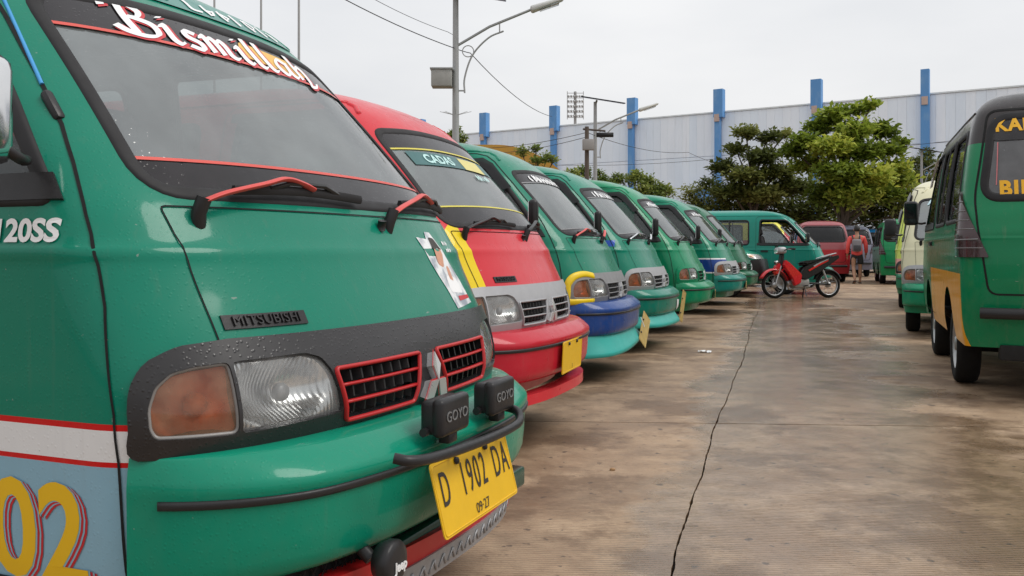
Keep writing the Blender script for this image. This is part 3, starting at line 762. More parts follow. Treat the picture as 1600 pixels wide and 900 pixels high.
# ------------------------------------------------------------------ ground: concrete slabs over a dark bed
def ground_mat():
    m = M('concrete'); pos = m.n('ShaderNodeNewGeometry').outputs['Position']
    mp = m.n('ShaderNodeMapping'); mp.inputs['Rotation'].default_value = (0, 0, -math.atan(.2295)); m.l(pos, mp.inputs[0]); p = mp.outputs[0]
    sep = m.n('ShaderNodeSeparateXYZ'); m.l(pos, sep.inputs[0]); X, Y = sep.outputs[0], sep.outputs[1]
    big = m.noise(p, .6, 5, .62); mid = m.noise(p, 2.4, 7, .66); fine = m.noise(p, 38, 6, .7); streak = m.noise(p, 6, 7, .7)
    c = m.mix(m.ramp(big, .34, .66), (.265, .178, .117), (.43, .315, .22))
    c = m.mix(m.ramp(mid, .45, .75), c, (.52, .39, .275))
    c = m.mix(m.math('MULTIPLY', m.ramp(streak, .47, .70), .5), c, (.12, .082, .056))
    c = m.mix(m.math('MULTIPLY', m.ramp(fine, .5, .8), .4), c, (.42, .325, .235))
    blot = m.noise(p, 1.0, 8, .68); c = m.mix(m.math('MULTIPLY', m.ramp(blot, .50, .57), .7), c, (.135, .084, .052)); grit = m.noise(p, 150, 2, .5); c = m.mix(m.math('MULTIPLY', m.ramp(grit, .60, .68), .35), c, (.10, .075, .055))
    spots = m.noise(p, 17, 3, .5); c = m.mix(m.math('MULTIPLY', m.ramp(spots, .66, .70), .75), c, (.06, .045, .036))
    # broom ridges across the slab
    wv = m.n('ShaderNodeTexWave', wave_type='BANDS', bands_direction='Y'); wv.inputs['Scale'].default_value = 17; wv.inputs['Distortion'].default_value = 2.2; wv.inputs['Detail'].default_value = 3; wv.inputs['Detail Scale'].default_value = 1.6
    m.l(p, wv.inputs[0]); fl = m.noise(p, 110, 3, .6, (.10, 1, 1))
    ridge = m.math('MULTIPLY', wv.outputs[1], m.ramp(m.noise(p, 5, 4), .25, .65))
    c = m.mix(m.math('MULTIPLY', m.ramp(m.math('MULTIPLY', fl, wv.outputs[1]), .30, .46), .38), c, (.10, .068, .048))
    # rain water standing along the low line beside the joint, drying elsewhere
    near = m.math('MULTIPLY', m.mr(X, -.75, -.1), m.mr(X, .25, 1.6, 1., 0.))
    wetn = m.math('ADD', m.math('MULTIPLY', near, .42), m.noise(p, .85, 6, .64, (.8, 1, 1)))
    wet = m.ramp(wetn, .62, .72)
    van = m.math('MULTIPLY', m.mr(X, -1.6, -.3, 1., 0.), m.ramp(m.noise(p, 1.3, 6, .64, (.7, 1, 1)), .42, .60))  # blotchy darker ground, strongest to the left under the row of vans
    wet_van = m.math('MAXIMUM', wet, m.math('MULTIPLY', van, .8))
    wet_van2 = m.math('MAXIMUM', m.math('MULTIPLY', wet, .35), m.math('MULTIPLY', van, .9))
    c = m.mix(m.math('MULTIPLY', wet_van2, .6), c, (.085, .060, .043))
    rough = m.mix(wet, m.ramp(mid, .3, .7, (.42,)*3, (.7,)*3), (.15, .15, .15))
    h = m.math('ADD', m.math('MULTIPLY', ridge, m.math('SUBTRACT', 1.0, m.math('MULTIPLY', wet, .75))), m.math('MULTIPLY', fine, .5))
    hsv = m.n("ShaderNodeHueSaturation"); hsv.inputs["Saturation"].default_value = 1.14; m.l(c, hsv.inputs["Color"]); c = hsv.outputs[0]
    m.set(Base_Color=c, Roughness=rough, Normal=m.bump(h, .5, .008), Specular_IOR_Level=.5)
    return m.m
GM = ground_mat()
gnd = from_data('ground', [(-900, -300, -.035), (900, -300, -.035), (900, 1500, -.035), (-900, 1500, -.035)], [(0, 1, 2, 3)], simple('joint_dirt', (.07, .055, .045), .9, scale=2), smooth=False)
tag(gnd, kind='structure')
JS = .2295
def crack_x(y): return -.325+.014*math.sin(y*.9)+.006*math.sin(y*3.1+1)+.003*math.sin(y*9.7)
def slab(i, j):
    W = 4.6; xl = -.325+W*i; xr = xl+W; y0 = 5.28+5*(j); h = .006
    def edge(x, isc, sgn):
        out = []
        for t in np.linspace(0, 1, 120 if isc and -1 <= j < 4 else 24):
            y = y0+JS*(x+.3)+5*t
            xx = x+(crack_x(y)-(-.325) if isc else 0)+sgn*((.002+abs(rng.normal(0, .0022))) if isc else .004)
            out.append((xx, y+(h if t == 0 else -h if t == 1 else 0), 0))
        return out
    E_ = edge(xr, i == -1, -1); W_ = edge(xl, i == 0, 1)[::-1]
    top = E_+W_; n = len(top); bot = [(x, y, -.03) for x, y, z in top]
    return top+bot, [tuple(range(n))]+[(k, n+k, n+(k+1) % n, (k+1) % n) for k in range(n)]
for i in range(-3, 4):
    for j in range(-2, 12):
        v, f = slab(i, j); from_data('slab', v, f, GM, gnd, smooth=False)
# the yard beyond the slabs
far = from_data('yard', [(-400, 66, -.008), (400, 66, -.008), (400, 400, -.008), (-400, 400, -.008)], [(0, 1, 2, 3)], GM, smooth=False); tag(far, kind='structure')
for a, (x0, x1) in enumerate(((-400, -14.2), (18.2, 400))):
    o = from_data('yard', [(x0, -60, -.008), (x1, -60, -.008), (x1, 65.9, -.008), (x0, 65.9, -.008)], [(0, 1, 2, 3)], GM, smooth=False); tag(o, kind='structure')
# litter
def pebble(c, s, m, label, name='pebble', cat='stone'):
    bm = bmesh.new(); bmesh.ops.create_icosphere(bm, subdivisions=2, radius=1)
    for v in bm.verts: v.co *= 1+random.uniform(-.2, .2)
    bmesh.ops.scale(bm, vec=s, verts=bm.verts); bmesh.ops.translate(bm, vec=c, verts=bm.verts)
    tag(from_bm(name, bm, m, smooth=True), label, cat)
def ground_at(px, py):
    d = 1400/(py-390); return at(px, d, z=0)
g = ground_at(957, 735); pebble((g.x, g.y, .005), (.014, .01, .007), simple('dry_leaf', (.35, .2, .09), .7), 'small tan pebble lying on the concrete beside the nearest van')
g = ground_at(1101, 551); v = []; 
nn = 9
for i in range(nn):
    for j in range(5): v.append((g.x+(i-4)*.016+random.uniform(-.004, .004), g.y+(j-2)*.02+random.uniform(-.004, .004), .006+random.uniform(0, .018)))
lf = from_data('paper_scrap', v, [(i*5+j, (i+1)*5+j, (i+1)*5+j+1, i*5+j+1) for i in range(nn-1) for j in range(4) if random.random() > .15], MT['white']); md = lf.modifiers.new('s', 'SOLIDIFY'); md.thickness = .001
tag(lf, 'crumpled white paper scrap on the concrete left of the long crack', 'litter')
# ------------------------------------------------------------------ vans
proto = make_van('minibus'); index_kids()
def van(loc, yaw, label, used=[0], group='minibuses parked in the terminal'):
    if not used[0]: used[0] = 1; r = proto
    else: r = copy_tree(proto)
    r.location = (loc[0], loc[1], 0); r.rotation_euler = (0, 0, yaw); tag(r, label, 'minibus', group); return r
fm, S = TS.front, TS
V1 = van((-.89, 2.14), -.097, 'green minibus nearest the camera with pale blue door panel and red outlined grille')
# keep prototype clean: extra parts are added to vans after all copies exist
V2 = van((-1.195, 4.61), -.079, 'red minibus with silver grille moulding and yellow plate behind the nearest green one')
V3 = van((-1.255, 7.15), -.025, 'green minibus with blue bumper and yellow frame round its headlight')
V4 = van((-1.165, 9.25), -.06, 'green minibus with silver headlight surround and torn turquoise lower lip')
V5 = van((-.93, 11.4), -.03, 'plain green minibus with orange indicator, fifth in the left row')
V6 = van((-.665, 14.65), -.09, 'green minibus with white edged blue band along its door')
V7 = van((-.52, 17.05), -.06, 'dark green minibus with dark headlights at the far end of the left row')
VS = van((1.04, 21.6), 0., 'teal minibus standing side on behind the red motorcycle')
VR = van((2.218, 10.19), R(85.6), 'green minibus seen from behind at the right edge, orange panels round its wheel')
VC = van((2.12, 11.0), R(-97.5), 'cream and green minibus facing the camera past the right green minibus')
w = ground_at(1404, 481)
VY = van((w.x+.63, w.y-.88), R(-97), 'lime yellow minibus facing the camera beyond the cream one')
w = ground_at(1368, 443)
VG = van((w.x+.95, w.y+2.9), R(88), 'far green minibus seen from behind, right of the walking person')
VD = van((1.12, 32.6), R(93), 'red minibus seen from behind left of the walking person')
VB = van((3.9, 44.5), R(90), 'distant blue roofed minibus in the gap right of the walking person')
VZ = van((.75, 25.6), 0., 'yellow and red minibus seen through the window of the teal minibus')
VK = van((2.35, 38.5), R(93), 'blue grey minibus partly hidden behind the red one', )
cg, cwhite, cred = rgb('#0a8a62'), (.7, .7, .7), (.5, .015, .02)
G1 = paint('green_paint_stripes', GREEN, [(rgb('#c31b1d'), dict(z=(.660, .672), x=(-1.55, -.168), a=(.6, 2))), (cwhite, dict(z=(.600, .660), x=(-1.55, -.168), a=(.6, 2))), (rgb('#c31b1d'), dict(z=(.590, .600), x=(-1.55, -.168), a=(.6, 2))),
     ((.23, .40, .50), dict(z=(0, .590), x=(-1.55, -.206), a=(.6, 2)))], wet=1., dirt=.12)
PG = [paint('green_paint_%s' % k, c, z, dirt=.3) for k, c, z in (
    ('a', (.004, .18, .11), []), ('b', (.004, .19, .12), [((.01, .07, .4), dict(z=(1.03, 1.09), x=(-1.6, -.3), a=(.6, 2)))]), ('c', (.004, .22, .10), []),
    ('d', (.004, .2, .115), [((.75, .75, .75), dict(z=(.85, .87), x=(-3.3, 1), a=(.45, 2))), ((.01, .045, .22), dict(z=(.66, .85), x=(-3.3, 1), a=(.45, 2))), ((.75, .75, .75), dict(z=(.64, .66), x=(-3.3, 1), a=(.45, 2)))]),
    ('e', (.004, .11, .05), []), ('f', (.008, .22, .165), []))]
dress(V1, G1, bumper=paint('green_bumper', (.003, .215, .13), dirt=.1), trim=MT['beaded'], grille=MT['red'], grille_bar=MT['red'], badge_edge=MT['red'], wiper_arm=MT['whitered'])
REDP = paint('red_paint', (.56, .028, .04), [((.75, .55, .01), dict(y=(-.66, -.575), x=(-.27, .5), z=(.79, 1.12)))], dirt=.1)
dress(V2, REDP, bumper=paint('red_bumper', (.47, .014, .03), dirt=.15), trim=MT['silver'])
dress(V3, PG[0], bumper=paint('blue_bumper', (.012, .055, .23), dirt=.5), trim=MT['grey'], wiper_arm=MT['whitered'])
dress(V4, PG[1], bumper=paint('teal_bumper', (.008, .19, .135), dirt=.5), trim=MT['silver'], wiper_arm=MT['chrome'])
dress(V5, PG[2], trim=PG[2], bumper=PG[2])
dress(V6, PG[3], bumper=paint('sea_bumper', (.008, .2, .16), dirt=.3), trim=MT['silver'])
dress(V7, PG[4], trim=PG[4], bumper=PG[4], indicator=MT['redlens'])
dress(VS, PG[5], trim=MT['black'])
VRP = paint('green_orange_paint', (.004, .19, .075), [((.035, .03, .03), dict(z=(1.715, 3))), ((.75, .33, .008), dict(z=(0, .84), x=(-3.70, -1.25), a=(.66, 2)))], dirt=.28, fade=.22)
dress(VR, VRP, bumper=VRP)
dress(VC, paint('cream_paint', (.66, .62, .42), [((.01, .24, .12), dict(z=(0, .60)))], dirt=.2), bumper=paint('cream_bumper', (.01, .26, .13)), trim=MT['silver'])
dress(VY, paint('lime_paint', (.5, .58, .1), [((.65, .3, .25), dict(z=(.6, .85))), ((.02, .2, .1), dict(z=(0, .6)))]), trim=MT['black'])
dress(VG, paint('green_far_paint', (.006, .22, .075)))
dress(VD, paint('red_far_paint', (.42, .03, .04), [((.32, .09, .1), dict(z=(1.0, 3)))]))
dress(VB, paint('blue_far_paint', (.02, .2, .45), [((.8, .5, .02), dict(z=(.0, .75)))]))
dress(VZ, paint('yellow_red_paint', (.45, .03, .04), [((.75, .7, .1), dict(z=(1.25, 3), x=(-9, -.6)))]))
dress(VK, paint('blue_grey_paint', (.2, .21, .27)))
for o in allkids(VS):
    if base(o) in ('window_glass', 'rain_visor') : setm(o, MT['sideglass'])
# ------------------------------------------------------------------ van 1: its own trimmings
bmap = bumper_map(S)
ws = [c for c in V1.children if base(c) == 'windscreen'][0]
SR = S.side(-1)
def wline(v, zf, y0=-.7, y1=.7, n=40): return [(y, zf(y)) for y in np.linspace(y0, y1, n)]
def hw(z): return .638+(z-1.118)*(.560-.638)/(1.705-1.118)
def strips(v, wsobj, topz, lowz, col, arcT=.03, arcL=.02):
    top = [(y, topz+arcT*(1-(y/.58)**2)) for y in np.linspace(-hw(topz)+.004, hw(topz)-.004, 25)]
    sh = top+[p for p in WSHIELD if p[1] > topz+.005 and p[0] >= 0][::1]+[p for p in WSHIELD if p[1] > topz+.005 and p[0] < 0]
    sheet('sun_strip', sh, [], fm, MT['sunstrip'], wsobj, off=-.001, step=.06)
    low = [(y, lowz+arcL*(1-(y/.63)**2)) for y in np.linspace(hw(lowz)-.004, -hw(lowz)+.004, 25)]
    bot = [p for p in WSHIELD if p[1] < lowz]
    i0 = min(range(len(bot)), key=lambda i: (bot[i][0] > 0, bot[i][1]*0+abs(bot[i][1]-lowz) if bot[i][0] < 0 else 9))
    lf = sorted([p for p in bot if p[0] < 0], key=lambda p: -p[1]); rt = sorted([p for p in bot if p[0] > 0], key=lambda p: p[1])
    sheet('lower_film', low+lf+rt, [], fm, MT['sunstrip'], wsobj, off=-.001, step=.06)
    band('pinstripe', [(a, b) for a, b in top], fm, .008, .0006, col, wsobj, closed=False, off=.001, prof=SEAM)
    band('pinstripe', [(a, b) for a, b in low], fm, .007, .0006, col, wsobj, closed=False, off=.001, prof=SEAM)
strips(V1, ws, 1.508, 1.190, simple('coral_line', (.6, .07, .05), .4), .010, .008)
def curve_text(s, size, z0, arc, mw, mout=None, y0=0, par=None, **k):
    mpf = lambda a, b, c: fm(a+y0, z0+b*.72+arc*(1-((a+y0)/.58)**2), c)
    if mout: text('lettering_outline', s, size, mpf, mout, par, off=.0015, **{**k, 'bold': .009})
    return text('lettering', s, size, mpf, mw, par, off=.003, **k)
sheet('name_panel', rounded([(.0, 1.545), (.25, 1.528), (.36, 1.545), (.30, 1.585), (.05, 1.60)], .02), [], fm, simple('amber_vinyl', (.7, .42, .1), .5), ws, off=.0005)
SCRIPT = []                                                     # 'Bismillah' in pen strokes
def glyph(x, *st):
    for q in st: SCRIPT.append([(x+a, b) for a, b in q])
glyph(0, [(.30, 1.35), (.22, .7), (.25, .05)], [(-.12, 1.05), (.0, 1.38), (.45, 1.42), (.72, 1.15), (.55, .82), (.30, .75)], [(.42, .78), (.82, .62), (.80, .2), (.45, .0), (.05, .05), (-.15, .25)])
glyph(1.12, [(-.10, .62), (.06, .78), (.05, .2), (.16, .02), (.30, .12)], [(.05, 1.08), (.17, 1.20)])
glyph(1.62, [(.40, .75), (.12, .80), (.08, .52), (.36, .34), (.30, .02), (-.05, .08)])
glyph(2.22, [(-.10, .62), (.06, .80), (.06, .05)], [(.08, .58), (.26, .80), (.36, .62), (.36, .05)], [(.38, .58), (.56, .80), (.66, .62), (.64, .15), (.78, .04), (.90, .16)])
glyph(3.34, [(-.08, .62), (.06, .78), (.05, .2), (.16, .02), (.30, .12)], [(.05, 1.08), (.17, 1.20)])
glyph(3.82, [(.12, 1.42), (.04, .8), (.06, .15), (.18, .02), (.30, .14)])
glyph(4.26, [(.12, 1.42), (.04, .8), (.06, .15), (.18, .02), (.30, .14)])
glyph(4.76, [(.45, .70), (.20, .82), (-.02, .45), (.12, .05), (.38, .22), (.50, .75)], [(.50, .75), (.46, .2), (.58, .03), (.70, .15)])
glyph(5.58, [(.12, 1.42), (.05, .8), (.05, .05)], [(.08, .52), (.30, .80), (.46, .6), (.42, .1), (.30, -.22), (.62, -.12), (.80, .1)])
scr = lambda a, b, c: fm(-.405+a*.122, 1.520+b*.066, c)
for dx_, dy_, m_, nb_, of_ in ((.05, -.05, MT['redv'], .27, .0012), (0, 0, MT['white'], .18, .0024)): pen_text('lettering_shadow' if of_ < .002 else 'lettering', SCRIPT, scr, m_, ws, nb_, 42, of_, .07, dx_, dy_)
tv = sheet('visor_panel', [(-.50, 1.662), (.50, 1.662), (.47, 1.735), (-.47, 1.735)], [], fm, paint('visor_green', (.03, .2, .16)), V1, off=.004, step=.05)
for st_ in ([[(0, 1.1), (.02, .5), (0, 0), (.5, .02)]], [[(a+.9, b) for a, b in q] for q in faded(6, 3)]): pen_text('lettering', st_, lambda a, b, c: fm(a*.085-.04, 1.675+b*.045, c), MT['white'], tv, .2, 40, .006)
pen_text('lettering', faded(4, 9), lambda a, b, c: fm(a*.085-.36, 1.675+b*.045, c), simple('ochre_vinyl', (.6, .45, .12), .5), tv, .2, 40, .006)
# badge strip of raised letters on the bonnet
hd = [c for c in V1.children if base(c) == 'hood'][0]
def nameplate(h, y=-.505, w=.2, z=.853, ht=.028):
    p = sheet('name_strip', [(y-w/2, z-ht/2), (y+w/2, z-ht/2), (y+w/2, z+ht/2), (y-w/2, z+ht/2)], [], fm, MT['black'], h, off=.004, thick=.004, step=.05)
    return p
for h_, tx in ((V1, 1), (V2, 1)):
    hh = [c for c in h_.children if base(c) == 'hood'][0]; yn = -.505 if h_ is V1 else -.40; p = nameplate(hh, yn)
    text('raised_letters', 'MITSUBISHI', .027, lambda a, b, c: fm(yn+a, .853+b, c), MT['black'], p, off=.0065, ext=.002, sx=1.12, space=1.08)
# sticker poster on the bonnet, curled and torn outline, abstract portrait blotches
pm_ = M('poster_print'); po = pm_.obj(); 
vr = pm_.n('ShaderNodeTexNoise'); vr.inputs['Scale'].default_value = 24; vr.inputs['Detail'].default_value = 4; pm_.l(po, vr.inputs[0])
pm_.set(Base_Color=pm_.mix(pm_.ramp(vr.outputs[0], .40, .62), (.72, .74, .74), (.28, .31, .36)), Roughness=.4)
PQ = [(.285, 1.035), (.335, 1.03), (.345, 1.052), (.375, 1.05), (.395, 1.0), (.425, .95), (.45, .905), (.47, .838), (.352, .828), (.335, .89), (.305, .96), (.29, 1.0)]
wy = lambda L: [(.47-(.47-a)*1.32, b) for a, b in L]
pst = sheet('poster', wy(PQ), [], fm, pm_.m, hd, off=.0015, step=.05)
skin = simple('print_skin', (.55, .27, .17), .5, var=.3, scale=60)
sheet('print_face', rounded(wy([(.342, .955), (.372, .945), (.388, .985), (.372, 1.02), (.345, 1.015)]), .015, 4), [], fm, skin, pst, off=.0022, step=.05)
sheet('print_hair', rounded(wy([(.338, 1.0), (.372, 1.005), (.388, .995), (.378, 1.032), (.350, 1.036)]), .01, 4), [], fm, MT['plateink'], pst, off=.0026, step=.05)
sheet('print_hand', rounded(wy([(.378, .912), (.400, .905), (.402, .945), (.386, .952)]), .01, 4), [], fm, skin, pst, off=.0022, step=.05)
sheet('print_shirt', rounded(wy([(.355, .875), (.43, .868), (.425, .905), (.395, .925), (.36, .92)]), .015, 4), [], fm, MT['white'], pst, off=.0020, step=.05)
sheet('print_banner', [(.358, .848), (.462, .852), (.458, .862), (.358, .862)], [], fm, MT['redv'], pst, off=.0022, step=.05)
for k, zz in enumerate((1.012, .992)): pen_text('lettering', faded(4, k), lambda a, b, c, zz=zz: fm(.415+a*.016, zz+b*.012, c), MT['white'], pst, .35, 40, .002)
# door lettering
door = [c for c in V1.children if base(c) == 'door' and c.data.vertices[0].co.y < 0][0]
text('lettering', 'T120SS', .062, lambda a, b, c: SR(-.475-a*-1.0*1, 1.035+b, c), MT['white'], door, off=.003, bold=.0022, sx=1.15, shear=.05)
def big_num(s, size, x0, z0):
    mpf = lambda dx, dz: (lambda a, b, c: SR(x0+a+dx, z0+b+dz, c))
    for (dx, dz), m_, b_, o_ in (((.017, -.006), MT['redv'], .006, .0016), ((.012, -.004), MT['sky'], .006, .0020), ((.008, -.003), MT['redv'], .006, .0024), ((.003, -.001), MT['sky'], .006, .0028), ((0, 0), MT['yel'], .005, .0034)):
        text('numeral', s, size, mpf(dx, dz), m_, door, off=o_, bold=b_, sx=.95, space=1.0)
big_num('02', .275, -.425, .440)
# chrome mirror, antenna cord
for c in V1.children:
    if base(c) == 'mirror' and c.data.vertices[0].co.y < 0:
        for k in c.children: setm(k, MT['chrome'])
an = box('antenna_base', (-.478, -.690, 1.296), (.022, .022, .075), MT['black'], V1, rot=Matrix.Rotation(R(-35), 3, 'Y'), bev=.008)
a0, a1 = np.array((-.518, -.682, 1.345)), np.array((-.75, -.615, 1.62))
tube('antenna_cord', [a0+(a1-a0)*t for t in np.linspace(0, 1, 8)], .0045, simple('blue_cord', (.05, .3, .62), .5), an)
# lamp bar with two covered lamps, plate and tread-plate lip
def BP(u, z, o): return bmap(u, z, o)
bar = [(.19, -.455, .578), (.218, -.44, .572), (.235, -.37, .565), (.240, -.15, .553), (.240, .05, .550), (.232, .13, .556), (.205, .17, .572), (.16, .175, .58)]
lb = tube('lamp_bar', smooth_path(bar, 6), .0115, MT['black'], V1, seg=12)
for y in (-.22, .05):
    tube('bar_stay', [(.238, y, .553), (.16, y, .52)], .007, MT['black'], lb)
for k, y in enumerate((-.188, .098)):
    q = Vector((.170, y, .622))
    L = box('fog_lamp', q, (.055, .138, .078), MT['black'], V1, bev=.012, seg=3)
    box('lamp_bracket', q+Vector((.01, 0, -.05)), (.03, .045, .03), MT['black'], L, bev=.005)
    box('lamp_rim', q+Vector((.018, 0, 0)), (.030, .148, .087), MT['black'], L, bev=.012, seg=3)
    text('raised_letters', 'GOYO', .034, plane_map(q+Vector((.0335, 0, 0)), (0, 1, 0), (0, 0, 1), (1, 0, 0)), simple('grey_letters', (.16, .16, .16), .6), L, off=.001, ext=.001, sx=1.1)
    tube('lamp_knob', [q+Vector((-.01, -.07, -.03)), q+Vector((-.01, -.085, -.03))], .010, MT['black'], L)
plate(V1, plate_map((.215, -.10, .452), 0, -14, 0), [('D', -.165), ('1902', -.015), ('DA', .145)], '09·27', .42, .165)
vb = MT['under']
ig = sheet('intake_mesh', [(-.55, .26), (.55, .26), (.55, .345), (-.55, .345)], [], lambda u, z, o: S.fu(u, .6, .06+o)*np.array((1, 1, 0))+np.array((0, 0, z)), MT['gap'], V1, off=-.02, step=.05)
wires = []
for k in range(40):
    y = -.55+1.1*k/39
    for dy in (.05, -.05):
        wires.append(tube_data([S.fu(y, .6, .05)*np.array((1, 1, 0))+np.array((0, 0, .26)), S.fu(max(-.56, min(.56, y+dy)), .6, .05)*np.array((1, 1, 0))+np.array((0, 0, .345))], .002, 4))
from_data('mesh_wire', *merge(*wires), MT['black'], ig)
lipm = lambda u, z, o: S.fu(u, .6, .05+B_OUT(u, .5)+(z-.25)*.15+o)*np.array((1, 1, 0))+np.array((0, 0, z))
lip = sheet('lower_lip', rounded([(-.46, .215), (.60, .195), (.64, .225), (.62, .285), (-.46, .325)], .015), [], lipm, MT['red'], V1, thick=.05, step=.05)
tp = sheet('tread_plate', [(-.46, .213), (.47, .197), (.44, .250), (-.46, .272)], [], lipm, MT['tread'], lip, off=.006, thick=.008, step=.05)
bars = []
for k in range(34):
    u = -.385+.025*k; a = .012 if k % 2 else -.012
    if u < .46: bars.append(band_data(resample([(u-a*.4, .217), (u+a, .246)], .02, False), lipm, .006, .002, closed=False, off=.008))
from_data('tread_bar', *merge(*bars), MT['tread'], tp)
sheet('lip_patch', [(.51, .205), (.62, .205), (.605, .272), (.51, .272)], [], lipm, simple('pink_patch', (.6, .16, .17), .5), lip, off=.006, thick=.004)
jl = Vector((.150, -.41, .350)); v, f = lathe_data([(-.02, .02), (-.02, .036), (.0, .046), (.016, .047), (.022, .043), (.025, .03), (.026, .001)], 28, 'x', jl)
jo = from_data('round_lamp', v, f, MT['black'], V1)
text('raised_letters', 'Jeep', .028, plane_map(jl+Vector((.0265, .008, -.008)), (0, 1, 0), (0, 0, 1), (1, 0, 0)), MT['white'], jo, off=.001, ext=.001, bold=.0008)
tube('lamp_stalk', [jl+Vector((-.04, 0, 0)), jl+Vector((-.1, 0, .05))], .015, MT['black'], jo)
beam = box('bumper_beam', (.06, .1, .30), (.05, .9, .06), paint('dark_green_beam', (.01, .06, .04)), V1, bev=.01)
# ------------------------------------------------------------------ van 2
ws2 = [c for c in V2.children if base(c) == 'windscreen'][0]
strips(V2, ws2, 1.50, 1.205, simple('yellow_line', (.6, .52, .06), .4))
sheet('sign_band', [(-.50, 1.42), (.46, 1.42), (.455, 1.49), (-.50, 1.49)], [], lambda a, b, c: fm(a, b+.02*(1-(a/.58)**2), c), simple('teal_film', (.03, .12, .12), .4), ws2, off=.0004)
curve_text('CADAS', .085, 1.452, .02, simple('pale_letters', (.45, .68, .66), .5), None, -.24, ws2, bold=.003, sx=1.1)
sheet('name_panel', [(.02, 1.42), (.30, 1.415), (.30, 1.485), (.02, 1.485)], [], lambda a, b, c: fm(a, b+.02*(1-(a/.58)**2), c), simple('pale_yellow', (.62, .55, .2), .5), ws2, off=.0016)
pen_text('lettering', faded(6, 5), lambda a, b, c: fm(.08+a*.04, 1.385+b*.03, c), simple('pale_letters2', (.45, .68, .66), .5), ws2, .3, 40, .003)
plate(V2, plate_map(bmap(.0, .45, .012), 3, 3, 0), None, '3', .40, .165)
sheet('lower_lip', rounded([(-.7, .25), (.72, .25), (.74, .30), (-.72, .30)], .01), [], lambda u, z, o: S.fu(u, .6, .06+B_OUT(u, .8)+o)*np.array((1, 1, 0))+np.array((0, 0, z)), REDP, V2, thick=.08, step=.05)
# ------------------------------------------------------------------ vans 3 and 4: yellow lamp frame, lips, hanging plates
def lamp_frame(v, m, pts, w=.03):
    band('lamp_frame', smooth_path(pts, 5), S.fu, w, .010, m, v, closed=False, off=.013)
lamp_frame(V3, MT['yellowtrim'], [(-.55, .80), (-.65, .815), (-.75, .80), (-.815, .755), (-.835, .70), (-.835, .625), (-.75, .618), (-.60, .618)], .046)
def splitter(v, m, z=.24, out=.10, drop=.03, u0=-.8, u1=.8, skew=0.):
    us = np.linspace(u0, u1, 33); vv = []; ff = []
    for u in us:
        zz = z-drop*(u/.8)+skew*math.sin(u*3)
        for dz, o in ((.36-zz, .03), (.335-zz, .045), (.05, out-.02), (.03, out), (.0, out+.004), (-.004, out-.01), (.01, -.02)):
            p = S.fu(u, .6, o*bump_e(u)+B_OUT(u, 1)); vv.append((p[0], p[1], zz+dz))
    for i in range(len(us)-1):
        for j in range(6): ff.append((i*7+j, i*7+j+1, (i+1)*7+j+1, (i+1)*7+j))
    ff += [tuple(range(7)), tuple(reversed(range((len(us)-1)*7, len(us)*7)))]
    return from_data('lower_lip', vv, ff, m, v)
splitter(V3, MT['turq'], .24, .085, -.03, skew=.012); splitter(V4, MT['turq'], .25, .09, 0.)
PLD = simple('dirty_plate', (.42, .3, .1), .6, var=.4, scale=25)
plate(V3, plate_map((.175, .36, .335), -12, -18, 38), None, None, .36, .12, PLD)
plate(V4, plate_map((.165, .42, .40), -10, 0, 68), None, None, .34, .11, PLD)
tube('wire_tie', [bmap(.25, .44, .02), (.185, .28, .36)], .004, MT['white'], V3)
sheet('decal', rounded([(.15, .37), (.30, .36), (.42, .47), (.12, .49)], .02), [], bmap, MT['white'], V4, off=.006, step=.04)
for v_ in (V5, V6): plate(v_, plate_map(bmap(.12, .44, .02), 6, 2, 0), None, None, .38, .12, PLD)
for v_ in (V3, V4, V5, V6):
    w_ = [c for c in v_.children if base(c) == 'windscreen'][0]
    strips(v_, w_, 1.51, 1.15, MT['grey'])
    pen_text('lettering', faded(10, int(v_.location.y*10)), lambda a, b, c: fm(-.40+a*.10, 1.535+b*.05, c), MT['white'], w_, .3, 40, .003)
pen_text('lettering', faded(7, 11), lambda a, b, c: SR(-.75+a*.045, 1.015+b*.032, c), MT['white'], [c for c in V6.children if base(c) == 'door' and c.data.vertices[0].co.y < 0][0], .3, 40, .004)
# ------------------------------------------------------------------ right vans
rw = [c for c in VR.children if base(c) == 'rear_window'][0]
sheet('sun_strip', rounded([(-.585, 1.56), (.585, 1.56), (.555, 1.69), (-.555, 1.69)], .04), [], S.rear, MT['sunstrip'], rw, off=.002, step=.08)
yl = simple('amber_letters', (.8, .42, .005), .45)
rmap = lambda y0, z0: (lambda a, b, c: S.rear(y0-a, z0+b, c))
text('lettering', 'KAL', .105, rmap(.45, 1.645), yl, rw, off=.006, bold=.004, sx=1.05, space=1.1)
text('lettering', 'BINI', .115, rmap(.42, 1.285), yl, rw, off=.006, bold=.005, sx=1.1, space=1.15)
band('pinstripe', resample([(.565, 1.31), (.545, 1.55)], .03, False), S.rear, .006, .001, simple('pink_line', (.55, .16, .17), .5), rw, closed=False, off=.004, prof=SEAM)
cw = [c for c in VC.children if base(c) == 'windscreen'][0]
curve_text('AN', .13, 1.555, .02, simple('pale_blue_letters', (.5, .68, .72), .5), None, -.40, cw, bold=.004)

